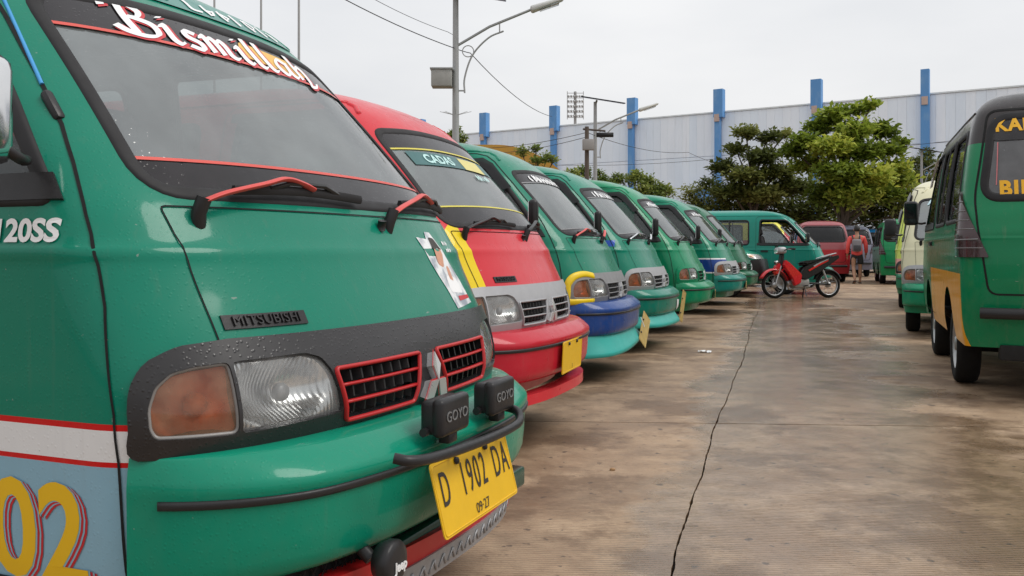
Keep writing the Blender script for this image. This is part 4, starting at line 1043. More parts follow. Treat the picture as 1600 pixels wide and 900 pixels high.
for o in allkids(VR):                                           # coach-built high roof, body lifted on its springs
    if o.data and base(o) not in ('wheel', 'rim', 'chassis'):
        mats = [sl_.material for sl_ in o.material_slots]; o.data = o.data.copy(); n_ = len(o.data.vertices); co = np.empty(n_*3); o.data.vertices.foreach_get('co', co); co = co.reshape(-1, 3)
        co[:, 2] += .09+.20*np.maximum(0, co[:, 2]-1.2); o.data.vertices.foreach_set('co', co.ravel()); o.data.update()
        for sl_, mm_ in zip(o.material_slots, mats): sl_.link = 'OBJECT'; sl_.material = mm_
setm(rw, MT['reartint'])
for o in allkids(VR):
    if base(o) == 'mirror_glass': setm(o, MT['tint'])
box('tow_beam', (-3.72, 0, .33), (.10, 1.1, .10), MT['under'], VR, bev=.01)

def drop(o):
    for c in list(o.children): drop(c)
    bpy.data.objects.remove(o)
for v_ in (V1, V2, V3, V4, V5, V6, V7, VS):                    # these carry a mirror on the driver's side only
    for c in list(v_.children):
        if base(c) == 'mirror' and c.data.vertices[0].co.y > 0: drop(c)
for c in list(VS.children):                                     # its front windows are wound down
    if base(c) == 'door':
        for k in list(c.children):
            if base(k) in ('window_glass', 'rain_visor'): drop(k)
# ------------------------------------------------------------------ short-bonnet van beyond the row
B_ROWS = [(.30, .0, .70, -3.3, .28, .15), (.55, .03, .72, -3.35, .30, .15), (.75, .0, .73, -3.35, .32, .15), (.86, -.06, .735, -3.35, .36, .15), (.93, -.18, .74, -3.35, .42, .16), (.98, -.34, .74, -3.34, .44, .16), (1.03, -.52, .735, -3.33, .42, .17), (1.08, -.62, .73, -3.32, .38, .17),
          (1.4, -.98, .69, -3.25, .34, .2), (1.66, -1.28, .62, -3.15, .3, .2), (1.76, -1.45, .54, -3.05, .28, .2), (1.83, -1.7, .40, -2.9, .25, .2), (1.86, -2.0, .2, -2.7, .25, .2)]
BS = Shape(B_ROWS)
V8 = empty('minibus', (-.27, 20.0, 0), 0., 'short bonneted green minibus with black bumper between the dark green one and motorcycle', 'minibus', 'minibuses parked in the terminal')
zs = list(np.arange(.30, 1.66, .04))+[1.66, 1.70, 1.74, 1.76, 1.79, 1.81, 1.83, 1.85, 1.86]
bm = body_bm(BS, zs, None)
for sd in ('R', 'L'):
    t_ = (lambda f: f.normal.y < -.3) if sd == 'R' else (lambda f: f.normal.y > .3)
    for ax in (-.72, -2.6):
        po_ = arch(ax, .33); bisect_poly(bm, po_, (0, 2), t_)
        bmesh.ops.delete(bm, geom=[f for f in bm.faces if t_(f) and inside([(f.calc_center_median().x, f.calc_center_median().z)], po_)[0]], context='FACES')
from_bm('body', bm, paint('green_short_nose', (.006, .2, .12)), V8, smooth=True)
sheet('windscreen', rounded([(-.60, 1.09), (.60, 1.09), (.50, 1.64), (-.50, 1.64)], .06), [], BS.front, MT['glass'], V8, off=.006, step=.08)
for sg in (-1, 1):
    sm_ = BS.side(sg)
    sheet('side_window', rounded([(-1.02, 1.12), (-1.32, 1.58), (-1.9, 1.6), (-1.9, 1.12)], .05), [], sm_, MT['tint'], V8, off=.006, step=.08)
    sheet('side_window', rounded([(-2.0, 1.12), (-2.0, 1.6), (-3.0, 1.6), (-3.05, 1.12)], .05), [], sm_, MT['tint'], V8, off=.006, step=.08)
    L = rounded([(sg*.30, .80), (sg*.72, .80), (sg*.84, .83), (sg*.80, .90), (sg*.42, .885)], .02)
    if sg < 0: L = L[::-1]
    h = sheet('headlight', L, [], BS.fu, MT['lens'], V8, off=.016, step=.04); sheet('lamp_reflector', L, [], BS.fu, MT['reflector'], h, off=.006, step=.04)
    I = rounded([(sg*.72, .835), (sg*.81, .84), (sg*.79, .885), (sg*.70, .88)], .01)
    sheet('indicator', I if sg > 0 else I[::-1], [], BS.fu, MT['amber'], V8, off=.02, step=.04)
    for ax in (-.72, -2.6): wheel_parts(V8, ax, sg*.95, .285)
sheet('bumper', rounded([(-.95, .36), (.95, .36), (.95, .78), (-.95, .78)], .05), [], BS.fu, MT['black'], V8, off=.05, thick=.06, step=.05)
box('chassis', (-1.7, 0, .33), (3.0, 1.2, .12), MT['under'], V8)
# ------------------------------------------------------------------ motorcycle
def motorcycle(loc, rz, label, red, grp='motorcycles'):
    P = empty('motorcycle', loc, rz, label, 'motorcycle'); P.rotation_euler = (R(7), 0, rz)
    r = .275
    for x, nm in ((.61, 'front_wheel'), (-.61, 'rear_wheel')):
        c = (x, 0, r); prof = [(.036*math.sin(t)*1.1, r-.036+.036*math.cos(t)) for t in np.linspace(-2.4, 2.4, 11)]
        v, f = lathe_data(prof, 36, 'y', c); w = from_data(nm, v, f, MT['tyre'], P)
        prof = [(-.025, r-.05), (-.025, r-.068), (0, r-.076), (.025, r-.068), (.025, r-.05)]
        v, f = lathe_data(prof, 36, 'y', c); from_data('rim', v, f, MT['steel'], w)
        sp = []
        for k in range(18):
            t = 2*math.pi*k/18; t2 = t+(.5 if k % 2 else -.5); y = .03 if k % 4 < 2 else -.03
            sp.append(tube_data([(x+.05*math.cos(t2), y, r+.05*math.sin(t2)), (x+(r-.05)*math.cos(t), 0, r+(r-.05)*math.sin(t))], .003, 4))
        from_data('spokes', *merge(*sp), MT['steel'], w)
        v, f = lathe_data([(-.06, .001), (-.06, .04), (-.03, .06), (.03, .06), (.06, .04), (.06, .001)], 16, 'y', c); from_data('hub', v, f, MT['steel'], w)
    F = lambda n, path, rad, m, **k: tube(n, smooth_path(path, 5), rad, m, P, **k)
    for y in (-.07, .07): F('fork', [(.61, y, r), (.50, y, .56), (.46, y, .66)], .02, MT['steel'])
    # mudguards
    def guard(name, c, rad, a0, a1, w, m):
        v = []; f = []; n = 16
        for i in range(n+1):
            t = R(a0+(a1-a0)*i/n); ww = w*(.55+.45*math.sin(math.pi*min(1, (i+2)/(n+2))))
            for j, (q, dr) in enumerate(((-1, -.03), (-.7, 0), (0, .012), (.7, 0), (1, -.03))): v.append((c[0]+(rad+dr)*math.cos(t), q*ww, c[2]+(rad+dr)*math.sin(t)))
        for i in range(n):
            for j in range(4): f.append((i*5+j, i*5+j+1, (i+1)*5+j+1, (i+1)*5+j))
        o = from_data(name, v, f, m, P); sd = o.modifiers.new('s', 'SOLIDIFY'); sd.thickness = .006; return o
    def plate3(name, pts, y0, th, m, bev=.012):
        bm = bmesh.new(); a = [bm.verts.new((x, y0-th/2, z)) for x, z in pts]; b = [bm.verts.new((x, y0+th/2, z)) for x, z in pts]; n = len(pts)
        bm.faces.new(a); bm.faces.new(b[::-1])
        for i in range(n): bm.faces.new((a[i], b[i], b[(i+1) % n], a[(i+1) % n]))
        bmesh.ops.recalc_face_normals(bm, faces=bm.faces); bmesh.ops.bevel(bm, geom=bm.edges[:], offset=bev, segments=2, affect='EDGES')
        return from_bm(name, bm, m, P, angle=40)
    guard('front_mudguard', (.61, 0, r), r+.055, 25, 165, .10, red); plate3('fork_cover', [(.66, .50), (.52, .72), (.44, .72), (.46, .52), (.55, .46)], 0, .17, red, .03); guard('rear_mudguard', (-.61, 0, r), r+.05, 20, 160, .08, MT['black'])
    plate3('steering_cover', [(.50, .58), (.42, .92), (.36, .92), (.40, .60)], 0, .12, MT['black'])
    for y in (-.12, .12): plate3('leg_shield', [(.44, .66), (.40, .78), (.31, .72), (.16, .58), (.05, .47), (.09, .30), (.22, .24), (.27, .40), (.38, .56)], y, .10, red)
    plate3('frame_tunnel', [(.36, .60), (.10, .50), (-.06, .55), (-.08, .46), (.10, .40), (.38, .5)], 0, .10, MT['black'])
    for y in (-.10, .10):
        plate3('side_panel', [(.08, .40), (.04, .52), (-.05, .64), (-.30, .74), (-.60, .83), (-.82, .88), (-.84, .82), (-.62, .68), (-.34, .50), (-.05, .37)], y, .10, MT['black'])
        plate3('side_stripe', [(-.10, .565), (-.34, .69), (-.58, .775), (-.56, .745), (-.34, .645), (-.12, .535)], y*1.53, .014, red, .004)
        plate3('silver_stripe', [(-.22, .655), (-.40, .735), (-.58, .80), (-.57, .782), (-.40, .712), (-.24, .63)], y*1.53, .012, MT['silver'], .003)
    plate3('seat', [(.02, .70), (-.02, .76), (-.20, .775), (-.40, .80), (-.66, .87), (-.72, .86), (-.66, .80), (-.34, .71), (-.1, .66)], 0, .27, MT['black'], .04)
    box('tail_light', (-.80, 0, .83), (.08, .12, .07), MT['redlens'], P, bev=.02)
    hc = box('headlamp_cowl', (.42, 0, .985), (.19, .24, .14), MT['silver'], P, bev=.05, seg=3)
    box('headlight', (.50, 0, .975), (.04, .17, .09), MT['reflector'], hc, bev=.018)
    box('indicator', (.53, .0, .74), (.06, .10, .07), MT['chrome'], P, bev=.02)
    hb = F('handlebar', [(.28, -.33, .98), (.34, -.22, 1.0), (.40, -.06, .97), (.40, .06, .97), (.34, .22, 1.0), (.28, .33, .98)], .012, MT['black'])
    for sg in (-1, 1):
        tube('grip', [(.33, sg*.24, .997), (.275, sg*.345, .978)], .019, MT['rubber'], hb)
        tube('brake_lever', [(.37, sg*.22, .985), (.36, sg*.33, .97)], .006, MT['steel'], hb)
    q = tube('mirror_stalk', smooth_path([(.35, -.2, 1.0), (.36, -.24, 1.08), (.34, -.28, 1.11)], 4), .006, MT['black'], P); box('mirror_head', (.335, -.30, 1.125), (.02, .12, .06), MT['black'], q, bev=.009)
    en = box('engine', (.03, 0, .30), (.34, .24, .20), MT['steel'], P, bev=.04)
    v, f = lathe_data([(-.06, .001), (-.06, .05), (.08, .055), (.1, .05), (.1, .001)], 14, 'x', (.22, 0, .31)); from_data('cylinder_head', v, f, MT['steel'], en)
    F('exhaust', [(.26, -.06, .27), (.2, -.12, .20), (-.05, -.13, .19), (-.2, -.14, .22)], .018, MT['chrome']); tube('muffler', [(-.16, -.15, .215), (-.30, -.16, .25), (-.70, -.17, .34)], .042, MT['chrome'], P, taper=[.025, .04, .045])
    for y in (-.10, .10): F('rear_shock', [(-.56, y, .30), (-.44, y, .62)], .022, MT['steel'])
    F('swing_arm', [(-.1, .09, .30), (-.61, .09, .275)], .02, MT['black']); F('side_stand', [(-.02, .10, .22), (.0, .19, .03)], .011, MT['black'])
    for sg in (-1, 1): tube('foot_peg', [(.0, sg*.08, .24), (.0, sg*.26, .24)], .012, MT['rubber'], P)
    F('centre_stand', [(-.12, -.1, .24), (-.10, -.14, .02)], .013, MT['black'])
    F('rack_handle', [(-.45, -.12, .83), (-.70, -.13, .90), (-.84, 0, .93), (-.70, .13, .90), (-.45, .12, .83)], .011, MT['silver'])
    return P
fw, rw_ = at(1207, 18.35, z=0), at(1298, 18.62, z=0); mid = (fw+rw_)/2; dv = fw-rw_
mredm = simple('motorcycle_red', (.55, .012, .02), .25, coat=.6)
motorcycle((mid.x, mid.y, .0), math.atan2(dv.y, dv.x), 'red underbone motorcycle with black seat parked before the teal minibus', mredm)
# ------------------------------------------------------------------ walking person
def skin_mesh(nodes, edges, sub=2):
    me = bpy.data.meshes.new('sk'); me.from_pydata([n[0] for n in nodes], edges, []); o = bpy.data.objects.new('sk', me); C.objects.link(o)
    md = o.modifiers.new('skin', 'SKIN'); md.use_smooth_shade = True; md.branch_smoothing = .6
    for i, n in enumerate(nodes):
        s_ = me.skin_vertices[0].data[i]; s_.radius = n[1] if isinstance(n[1], tuple) else (n[1], n[1])
    me.skin_vertices[0].data[0].use_root = True
    sb = o.modifiers.new('sub', 'SUBSURF'); sb.levels = sub; sb.render_levels = sub
    bpy.context.view_layer.update(); r = bpy.data.meshes.new_from_object(o.evaluated_get(bpy.context.evaluated_depsgraph_get()))
    bpy.data.objects.remove(o); return r
def sk_obj(name, nodes, edges, m, parent, sub=2):
    me = skin_mesh(nodes, edges, sub); me.materials.clear(); me.materials.append(m); me.name = name
    me.polygons.foreach_set('use_smooth', [True]*len(me.polygons))
    return link(bpy.data.objects.new(name, me), parent)
pp = ground_at(1339, 443)
PE = empty('person', (pp.x, pp.y, 0), R(4), 'person in red jacket and dark shorts walking away with a bag on the back', 'person')
skn = simple('skin', (.36, .19, .115), .55, var=.08); jk = simple('red_jacket', (.75, .085, .075), .7, bump=.2); sh = simple('dark_shorts', (.02, .02, .022), .8); hr = simple('hair', (.012, .010, .009), .6)
# x right, y forward (away), z up
nodes = [((0, 0, .92), (.13, .10)), ((0, 0, 1.15), (.12, .09)), ((0, -.01, 1.36), (.15, .09)), ((0, 0, 1.45), .055), ((0, .01, 1.52), .055), ((0, .03, 1.57), (.075, .09)), ((0, .03, 1.66), (.06, .075)),
         ((-.19, 0, 1.36), .055), ((-.25, -.03, 1.10), .043), ((-.26, .05, .88), .034), ((-.26, .08, .80), (.02, .035)),
         ((.19, 0, 1.36), .055), ((.25, .02, 1.10), .043), ((.27, .12, .90), .034), ((.27, .16, .82), (.02, .035)),
         ((-.095, 0, .86), .085), ((-.10, -.02, .49), .055), ((-.10, -.14, .30), .055), ((-.10, -.29, .13), .034), ((-.10, -.29, .07), (.035, .03)), ((-.11, -.16, .03), (.038, .022)),
         ((.095, 0, .86), .085), ((.10, .06, .49), .055), ((.10, .08, .28), .055), ((.10, .10, .08), .034), ((.10, .11, .04), (.035, .03)), ((.11, .26, .03), (.038, .022))]
edges = [(0, 1), (1, 2), (2, 3), (3, 4), (4, 5), (5, 6), (2, 7), (7, 8), (8, 9), (9, 10), (2, 11), (11, 12), (12, 13), (13, 14), (0, 15), (15, 16), (16, 17), (17, 18), (18, 19), (19, 20), (0, 21), (21, 22), (22, 23), (23, 24), (24, 25), (25, 26)]
sk_obj('figure', nodes, edges, skn, PE)
def fingers(x, y, z, sg):
    n = []; e = []
    for k in range(4):
        o = len(n); yy = y-.028+k*.018; L = (.065, .075, .07, .055)[k]
        n += [((x, yy, z), .009), ((x+sg*.004, yy+.004, z-L*.5), .0085), ((x-sg*.010, yy+.008, z-L), .0075)]; e += [(o, o+1), (o+1, o+2)]
    return n, e
for x, y, z, sg in ((-.26, .085, .785, -1), (.27, .165, .805, 1)):
    for k in range(4):
        yy = y-.028+k*.018; L = (.055, .075, .08, .07)[k]
        tube('finger', [(x, yy, z), (x, yy+.004, z-L*.55), (x-sg*.014, yy+.008, z-L)], .008, skn, PE, taper=[.009, .0085, .006])
    tube('thumb', [(x, y+.03, z+.03), (x-sg*.01, y+.055, z), (x-sg*.014, y+.06, z-.03)], .009, skn, PE, taper=[.010, .009, .007])
jn = [((0, 0, .80), (.18, .14)), ((0, 0, .92), (.18, .14)), ((0, 0, 1.15), (.155, .115)), ((0, -.01, 1.36), (.17, .115)), ((0, 0, 1.47), (.075, .075)), ((-.19, 0, 1.365), .075), ((-.255, -.03, 1.10), .062), ((-.265, .05, .87), .048), ((.19, 0, 1.365), .075), ((.255, .02, 1.10), .062), ((.275, .12, .89), .048)]
sk_obj('jacket', jn, [(0, 1), (1, 2), (2, 3), (3, 4), (3, 5), (5, 6), (6, 7), (3, 8), (8, 9), (9, 10)], jk, PE)
sk_obj('shorts', [((0, 0, 1.0), (.15, .115)), ((0, 0, .86), (.155, .12)), ((-.10, .0, .80), .105), ((-.10, .08, .56), .09), ((.10, .0, .80), .105), ((.105, .06, .55), .09)], [(0, 1), (1, 2), (2, 3), (1, 4), (4, 5)], sh, PE)
bm = bmesh.new(); bmesh.ops.create_uvsphere(bm, u_segments=20, v_segments=14, radius=1)
bmesh.ops.delete(bm, geom=[v for v in bm.verts if v.co.y > .45 and v.co.z < .35 or v.co.z < -.75], context='VERTS')
for v in bm.verts: v.co = Vector((v.co.x*.086, v.co.y*.105+.025, v.co.z*.115+1.61))
o = from_bm('hair', bm, hr, PE, smooth=True); sd = o.modifiers.new('s', 'SOLIDIFY'); sd.thickness = .012
for sg in (-1, 1): 
    bm = bmesh.new(); bmesh.ops.create_uvsphere(bm, u_segments=8, v_segments=6, radius=1); bmesh.ops.scale(bm, vec=(.012, .02, .032), verts=bm.verts); bmesh.ops.translate(bm, vec=(sg*.084, .04, 1.585), verts=bm.verts); from_bm('ear', bm, skn, PE, smooth=True)
    bm = bmesh.new(); bmesh.ops.create_uvsphere(bm, u_segments=8, v_segments=6, radius=.012); bmesh.ops.translate(bm, vec=(sg*.032, .118, 1.605), verts=bm.verts); from_bm('eye', bm, MT['white'], PE, smooth=True)
tube('nose', [(0, .12, 1.60), (0, .14, 1.565), (0, .125, 1.555)], .012, skn, PE); tube('mouth', [(-.022, .114, 1.525), (0, .122, 1.523), (.022, .114, 1.525)], .005, simple('lips', (.3, .1, .08), .5), PE)
box('sandal', (.105, .18, .013), (.085, .25, .026), MT['black'], PE, bev=.01); box('sandal', (-.105, -.22, .045), (.085, .25, .026), MT['black'], PE, rot=Matrix.Rotation(R(-20), 3, 'X'), bev=.01)
BG = empty('bag', (pp.x-.02, pp.y-.20, 1.12), R(4), 'small grey backpack worn by the walking person', 'bag')
gb = simple('bag_grey', (.2, .19, .2), .7)
bk = box('bag_body', (0, 0, 0), (.26, .12, .36), gb, BG, bev=.045, seg=3); box('front_pocket', (0, -.07, -.07), (.20, .05, .16), simple('bag_dark', (.05, .05, .055), .7), BG, bev=.02)
for sg in (-1, 1): tube('strap', smooth_path([(sg*.09, .05, .16), (sg*.10, .13, .27), (sg*.11, .24, .31), (sg*.12, .33, .22)], 5), .02, MT['dark'], BG, flat=.4)
# ------------------------------------------------------------------ stadium wall with blue pillars
wa, wb = at(1447, 60, z=0), at(759, 79.5, z=0); wd = (wb-wa)/5; L1 = wd.length; ang = math.atan2(wd.y, wd.x)
nrm = Vector((wd.y, -wd.x, 0)).normalized()
if nrm.dot(Vector((0, -1, 0))) < 0: nrm = -nrm
SWL = empty('stadium_wall', wa, 0, 'tall pale blue panelled stadium wall with blue pillars behind the trees', 'wall')
wm = M('wall_panel'); wo_ = wm.n('ShaderNodeNewGeometry').outputs['Position']; rn = wm.n('ShaderNodeObjectInfo').outputs['Random']
wc = wm.mix(wm.mr(rn, 0, 1), (.76, .85, .95), (.86, .91, .97)); wc = wm.mix(wm.math('MULTIPLY', wm.ramp(wm.noise(wo_, .55, 6, .65, (1, 1, .25)), .42, .75), .45), wc, (.60, .68, .78))
wc = wm.mix(wm.math('MULTIPLY', wm.ramp(wm.noise(wo_, 3.5, 5, .7, (1, 1, .08)), .6, .75), .3), wc, (.42, .42, .43)); wm.set(Base_Color=wc, Roughness=.55)
ux = wd.normalized(); pw = L1/12; HT = 11.35; rows = [0, 4.7, 8.1, HT]
def quadbox(w, h, t, rib=False):
    bm = bmesh.new(); add_box(bm, (0, 0, 0), (w, t, h), bev=.005, seg=1)
    me = bpy.data.meshes.new('panel'); bm.to_mesh(me); bm.free(); me.materials.append(wm.m); return me
meshes = [quadbox(pw-.006, rows[i+1]-rows[i]-.03, .12) for i in range(3)]
for c in range(-14, 76):
    for i in range(3):
        o = bpy.data.objects.new('panel', meshes[i]); link(o, SWL)
        q = ux*(pw*(c+.5)); o.location = (q.x+nrm.x*random.uniform(0, .012), q.y+nrm.y*random.uniform(0, .012), (rows[i]+rows[i+1])/2); o.rotation_euler = (0, 0, ang)
bk_ = box('backing', tuple(ux*(pw*31)-nrm*.14+Vector((0, 0, HT/2))), (pw*90, .1, HT-.02), simple('wall_backing', (.60, .65, .72), .8), SWL, rot=Matrix.Rotation(ang, 3, 'Z'))
cp = box('coping', tuple(ux*(pw*31)+Vector((0, 0, HT+.05))), (pw*90, .3, .10), simple('coping', (.72, .77, .83), .7, var=.3, scale=2), SWL, rot=Matrix.Rotation(ang, 3, 'Z'))
pb = M('pillar_blue'); po2 = pb.n('ShaderNodeNewGeometry').outputs['Position']
pb.set(Base_Color=pb.mix(pb.math('MULTIPLY', pb.ramp(pb.noise(po2, 1.6, 5, .6, (1, 1, .5)), .5, .72), .45), (.10, .28, .58), (.28, .44, .62)), Roughness=.6)
pr = simple('pillar_patch', (.5, .38, .33), .8, var=.3)
for k in range(-1, 7):
    q = ux*(L1*k)+nrm*.35
    if k == 0: p = box('pillar', tuple(q+Vector((0, 0, 6.5))), (.52, .45, 13.0), pb.m, SWL, rot=Matrix.Rotation(ang, 3, 'Z'))
    else: p = box('pillar', tuple(q+Vector((0, 0, 5.8))), (.42, .4, 11.6), pb.m, SWL, rot=Matrix.Rotation(ang, 3, 'Z'))
    if k != 0: box('pillar_head', tuple(q+ux*-.10+Vector((0, 0, 12.0))), (.72, .6, 2.1), pb.m, p, rot=Matrix.Rotation(ang, 3, 'Z'))
    box('bare_patch', tuple(q+nrm*.24+Vector((0, 0, 10.9))), (.38, .16, .55), pr, p, rot=Matrix.Rotation(ang, 3, 'Z'))
    box('pillar_base', tuple(q+nrm*.1+Vector((0, 0, 2.2))), (.7, .9, 4.4), pb.m, p, rot=Matrix.Rotation(ang, 3, 'Z'))
    if k in (2, 3):
        box('junction_box', tuple(q+nrm*.9+ux*.9+Vector((0, 0, 4.9))), (1.0, .8, 1.3), pb.m, p, rot=Matrix.Rotation(ang, 3, 'Z'), bev=.06)
# ------------------------------------------------------------------ street lamps
gm = simple('galvanised', (.36, .36, .355), .5, .4, scale=6); lampw = simple('lamp_grey', (.6, .6, .58), .45); pvm = simple('solar_cells', (.015, .016, .025), .2)
def street_lamp(px, d, label, s=1., panel_rot=0, full=True):
    b = at(px, d, z=0); P = empty('street_lamp', b, YAW, label, 'street lamp', 'solar street lamps')   # local x runs to the right of the view
    H = 5.5*s
    tube('pole', [(0, 0, 0), (0, 0, 2.2*s), (0, 0, H)], .07, gm, P, seg=14, taper=[.085*s, .065*s, .05*s]); v, f = lathe_data([(0, .16*s), (.03, .16*s), (.03, .09*s), (.25, .085*s)], 14, 'z'); from_data('pole_base', v, f, gm, P)
    arm = tube('arm', [(.03, 0, 4.62*s), (.6*s, -.02, 4.95*s), (1.35*s, -.05, 5.25*s)], .024*s, gm, P)
    tube('lower_brace', smooth_path([(.16*s, 0, 3.78*s), (.16*s, 0, 4.05*s), (.30*s, -.01, 4.45*s), (.58*s, -.02, 4.75*s), (.85*s, -.03, 4.87*s)], 6), .016*s, gm, arm); tube('brace_link', [(.03, 0, 3.82*s), (.17*s, 0, 3.82*s)], .014*s, gm, arm)
    tube('scroll', [(.22*s+.10*s*math.cos(t), 0, 4.52*s+.10*s*math.sin(t)) for t in np.linspace(0, 6.283, 21)[:-1]], .009*s, gm, arm, closed=True)
    tube('brace_strut', [(.78*s, -.03, 4.86*s), (.78*s, -.03, 5.02*s)], .012*s, gm, arm)
    bm = bmesh.new(); add_box(bm, (0, 0, 0), (.62*s, .24*s, .10*s), bev=.04*s, seg=3)
    for vv in bm.verts:
        t = (vv.co.x/(.62*s)+.5); vv.co.y *= .55+.45*math.sin(math.pi*min(1, .25+t*.7)); vv.co.z *= 1.1-.5*t
    bmesh.ops.rotate(bm, cent=(0, 0, 0), matrix=Matrix.Rotation(R(-19), 3, 'Y'), verts=bm.verts); bmesh.ops.translate(bm, vec=(1.62*s, -.05, 5.34*s), verts=bm.verts)
    h = from_bm('lamp_head', bm, lampw, P, angle=40); box('lamp_lens', (1.66*s, -.05, 5.295*s), (.36*s, .17*s, .03*s), MT['lens'], h, rot=Matrix.Rotation(R(-19), 3, 'Y'), bev=.01)
    pn = box('solar_panel', (.22*s, 0, H+.06*s), (1.35*s, .66*s, .035*s), pvm, P, rot=Matrix.Rotation(R(9), 3, 'Y') @ Matrix.Rotation(R(9), 3, 'X')); tube('panel_bracket', [(0, 0, H-.12*s), (.05*s, 0, H+.05*s)], .03*s, gm, pn)
    if full:
        bx = box('battery_box', (-.24*s, -.05, 4.02*s), (.36*s, .30*s, .30*s), simple('box_grey', (.33, .32, .30), .6, var=.2), P, bev=.012); box('box_lid', (-.24*s, -.05, 4.18*s), (.40*s, .34*s, .03*s), gm, bx, bev=.006)
        for a in range(8):
            t = a/8*6.283; tube('bird_spike', [(0, 0, 3.38*s), (.28*s*math.cos(t), .28*s*math.sin(t), 3.45*s+.05*math.sin(t*3))], .004, gm, P, seg=4)
    return P
street_lamp(712, 15.9, 'tall grey solar street lamp with battery box and curled brace, nearest of the lamps')
street_lamp(930, 27.3, 'grey solar street lamp standing beside the dark utility pole before the pale wall', full=False)
street_lamp(1440, 41, 'distant solar street lamp above the cream minibus roof', full=False)
# utility pole with meter box
b = at(917, 26.6, z=0); UP = empty('utility_pole', b, YAW, 'dark wooden utility pole with grey meter box beside the second lamp', 'pole')
tube('pole', [(0, 0, 0), (0, 0, 4.65)], .07, simple('old_timber', (.10, .075, .06), .8), UP, taper=[.09, .065]); box('meter_box', (.03, -.12, 4.1), (.34, .2, .32), simple('box_grey2', (.30, .28, .27), .6), UP, bev=.015)
tube('cross_arm', [(-.12, 0, 4.58), (.55, 0, 4.52)], .03, simple('old_timber2', (.09, .07, .06), .8), UP); v, f = lathe_data([(0, .001), (0, .07), (.5, .07), (.5, .001)], 12, 'x', (.28, -.05, 4.4)); from_data('splice_case', v, f, MT['rubber'], UP)
# flag poles behind the first van
for px, d, top, lb_ in ((335, 24, 9.2, 'leftmost thin grey flagpole above the nearest minibus roof'), (408, 24, 9.0, 'middle thin grey flagpole above the nearest minibus roof'), (467, 22, 8.8, 'rightmost thin grey flagpole above the nearest minibus roof')):
    b = at(px, d, z=0); P = empty('flagpole', b, 0, lb_, 'flagpole', 'thin flagpoles'); tube('shaft', [(0, 0, 0), (0, 0, top)], .035, gm, P, taper=[.042, .026]); v, f = lathe_data([(top-.01, .02), (top+.03, .045), (top+.07, .03), (top+.09, .001)], 10, 'z'); from_data('finial', v, f, gm, P); v, f = lathe_data([(0, .12), (.06, .12), (.06, .05)], 10, 'z'); from_data('foot', v, f, gm, P)
# wires
def wire(pts, label, r=.009):
    P = [at(px, d, py) for px, py, d in pts]; out = []
    for a, c in zip(P[:-1], P[1:]):
        for k in range(12):
            t = k/12; q = a.lerp(c, t); q.z -= .25*4*t*(1-t)*min(1, (c-a).length/15); out.append(q)
    out.append(P[-1]); tag(tube('overhead_wire', out, r, MT['rubber'], seg=5), label, 'wire', 'overhead wires')
wire([(500, -22, 13), (712, 76, 15.9), (735, 83, 16.2), (862, 182, 28)], 'overhead wire sagging from the top edge past the nearest street lamp', .008)
wire([(560, -15, 14.5), (700, 50, 17), (712, 56, 17.2)], 'faint upper overhead wire left of the nearest street lamp', .005)
wire([(725, 232, 34), (917, 207, 26.6)], 'overhead wire running left from the utility pole top')
wire([(725, 240, 36), (917, 214, 26.6)], 'lower overhead wire running left from the utility pole')
wire([(917, 207, 26.6), (1075, 238, 38), (1180, 262, 52)], 'overhead wire running right from the utility pole to the trees')
wire([(870, 258, 58), (1150, 245, 55), (1600, 205, 48)], 'long thin wire crossing the pale wall', .012)
# floodlight mast behind the wall
b = at(899, 150, z=0); FL = empty('floodlight_mast', b, YAW, 'distant stadium floodlight mast with rows of lamps above the pale wall', 'floodlight')
tube('mast', [(0, .4, 0), (0, .4, 27.5)], .25, gm, FL); 
for x in (-1.35, 0, 1.35): tube('frame_post', [(x, 0, 22.8), (x, 0, 27.5)], .06, gm, FL)
for i in range(6):
    z = 23.1+.82*i; tube('frame_rail', [(-1.4, 0, z), (1.4, 0, z)], .05, gm, FL)
    if i < 5:
        for j in range(6): v, f = lathe_data([(-.12, .05), (-.2, .2), (-.26, .21), (-.24, .001)], 10, 'y', (-1.15+.46*j, 0, z+.25)); from_data('flood_lamp', v, f, gm, FL)
# ochre arch and low roof
oc = simple('ochre_paint', (.45, .24, .03), .6, var=.2, scale=.8); AR = empty('arched_gate', at(800, 42, z=0), 0, 'ochre yellow arched gate roof showing above the green minibus roofs', 'gate')
pts = [(690, 226), (757, 226), (790, 227), (818, 233), (842, 243), (864, 257), (884, 275), (900, 298)]
W0 = AR.location; fp = [at(px, 42, py)-W0 for px, py in pts]; fp = [Vector(q) for q in smooth_path([tuple(q) for q in fp], 4)]; back = Vector((-_s, _c, 0))*5
v = []; f = []
for q in fp: v += [q, q+Vector((0, 0, -.55)), q+back+Vector((0, 0, -.55)), q+back]
for i in range(len(fp)-1):
    for j in range(4): f.append((i*4+j, i*4+(j+1) % 4, (i+1)*4+(j+1) % 4, (i+1)*4+j))
f += [(0, 1, 2, 3), tuple(4*(len(fp)-1)+k for k in (3, 2, 1, 0))]
from_data('arch_roof', v, f, oc, AR, smooth=False)
for q in (fp[0], fp[-1]):
    for bq in (Vector((0, 0, 0)), back*.95): tube('column', [Vector((q.x+bq.x+.15*(1 if q is fp[0] else -1), q.y+bq.y+.2, 0)), Vector((q.x+bq.x+.15*(1 if q is fp[0] else -1), q.y+bq.y+.2, q.z-.2))], .18, oc, AR)
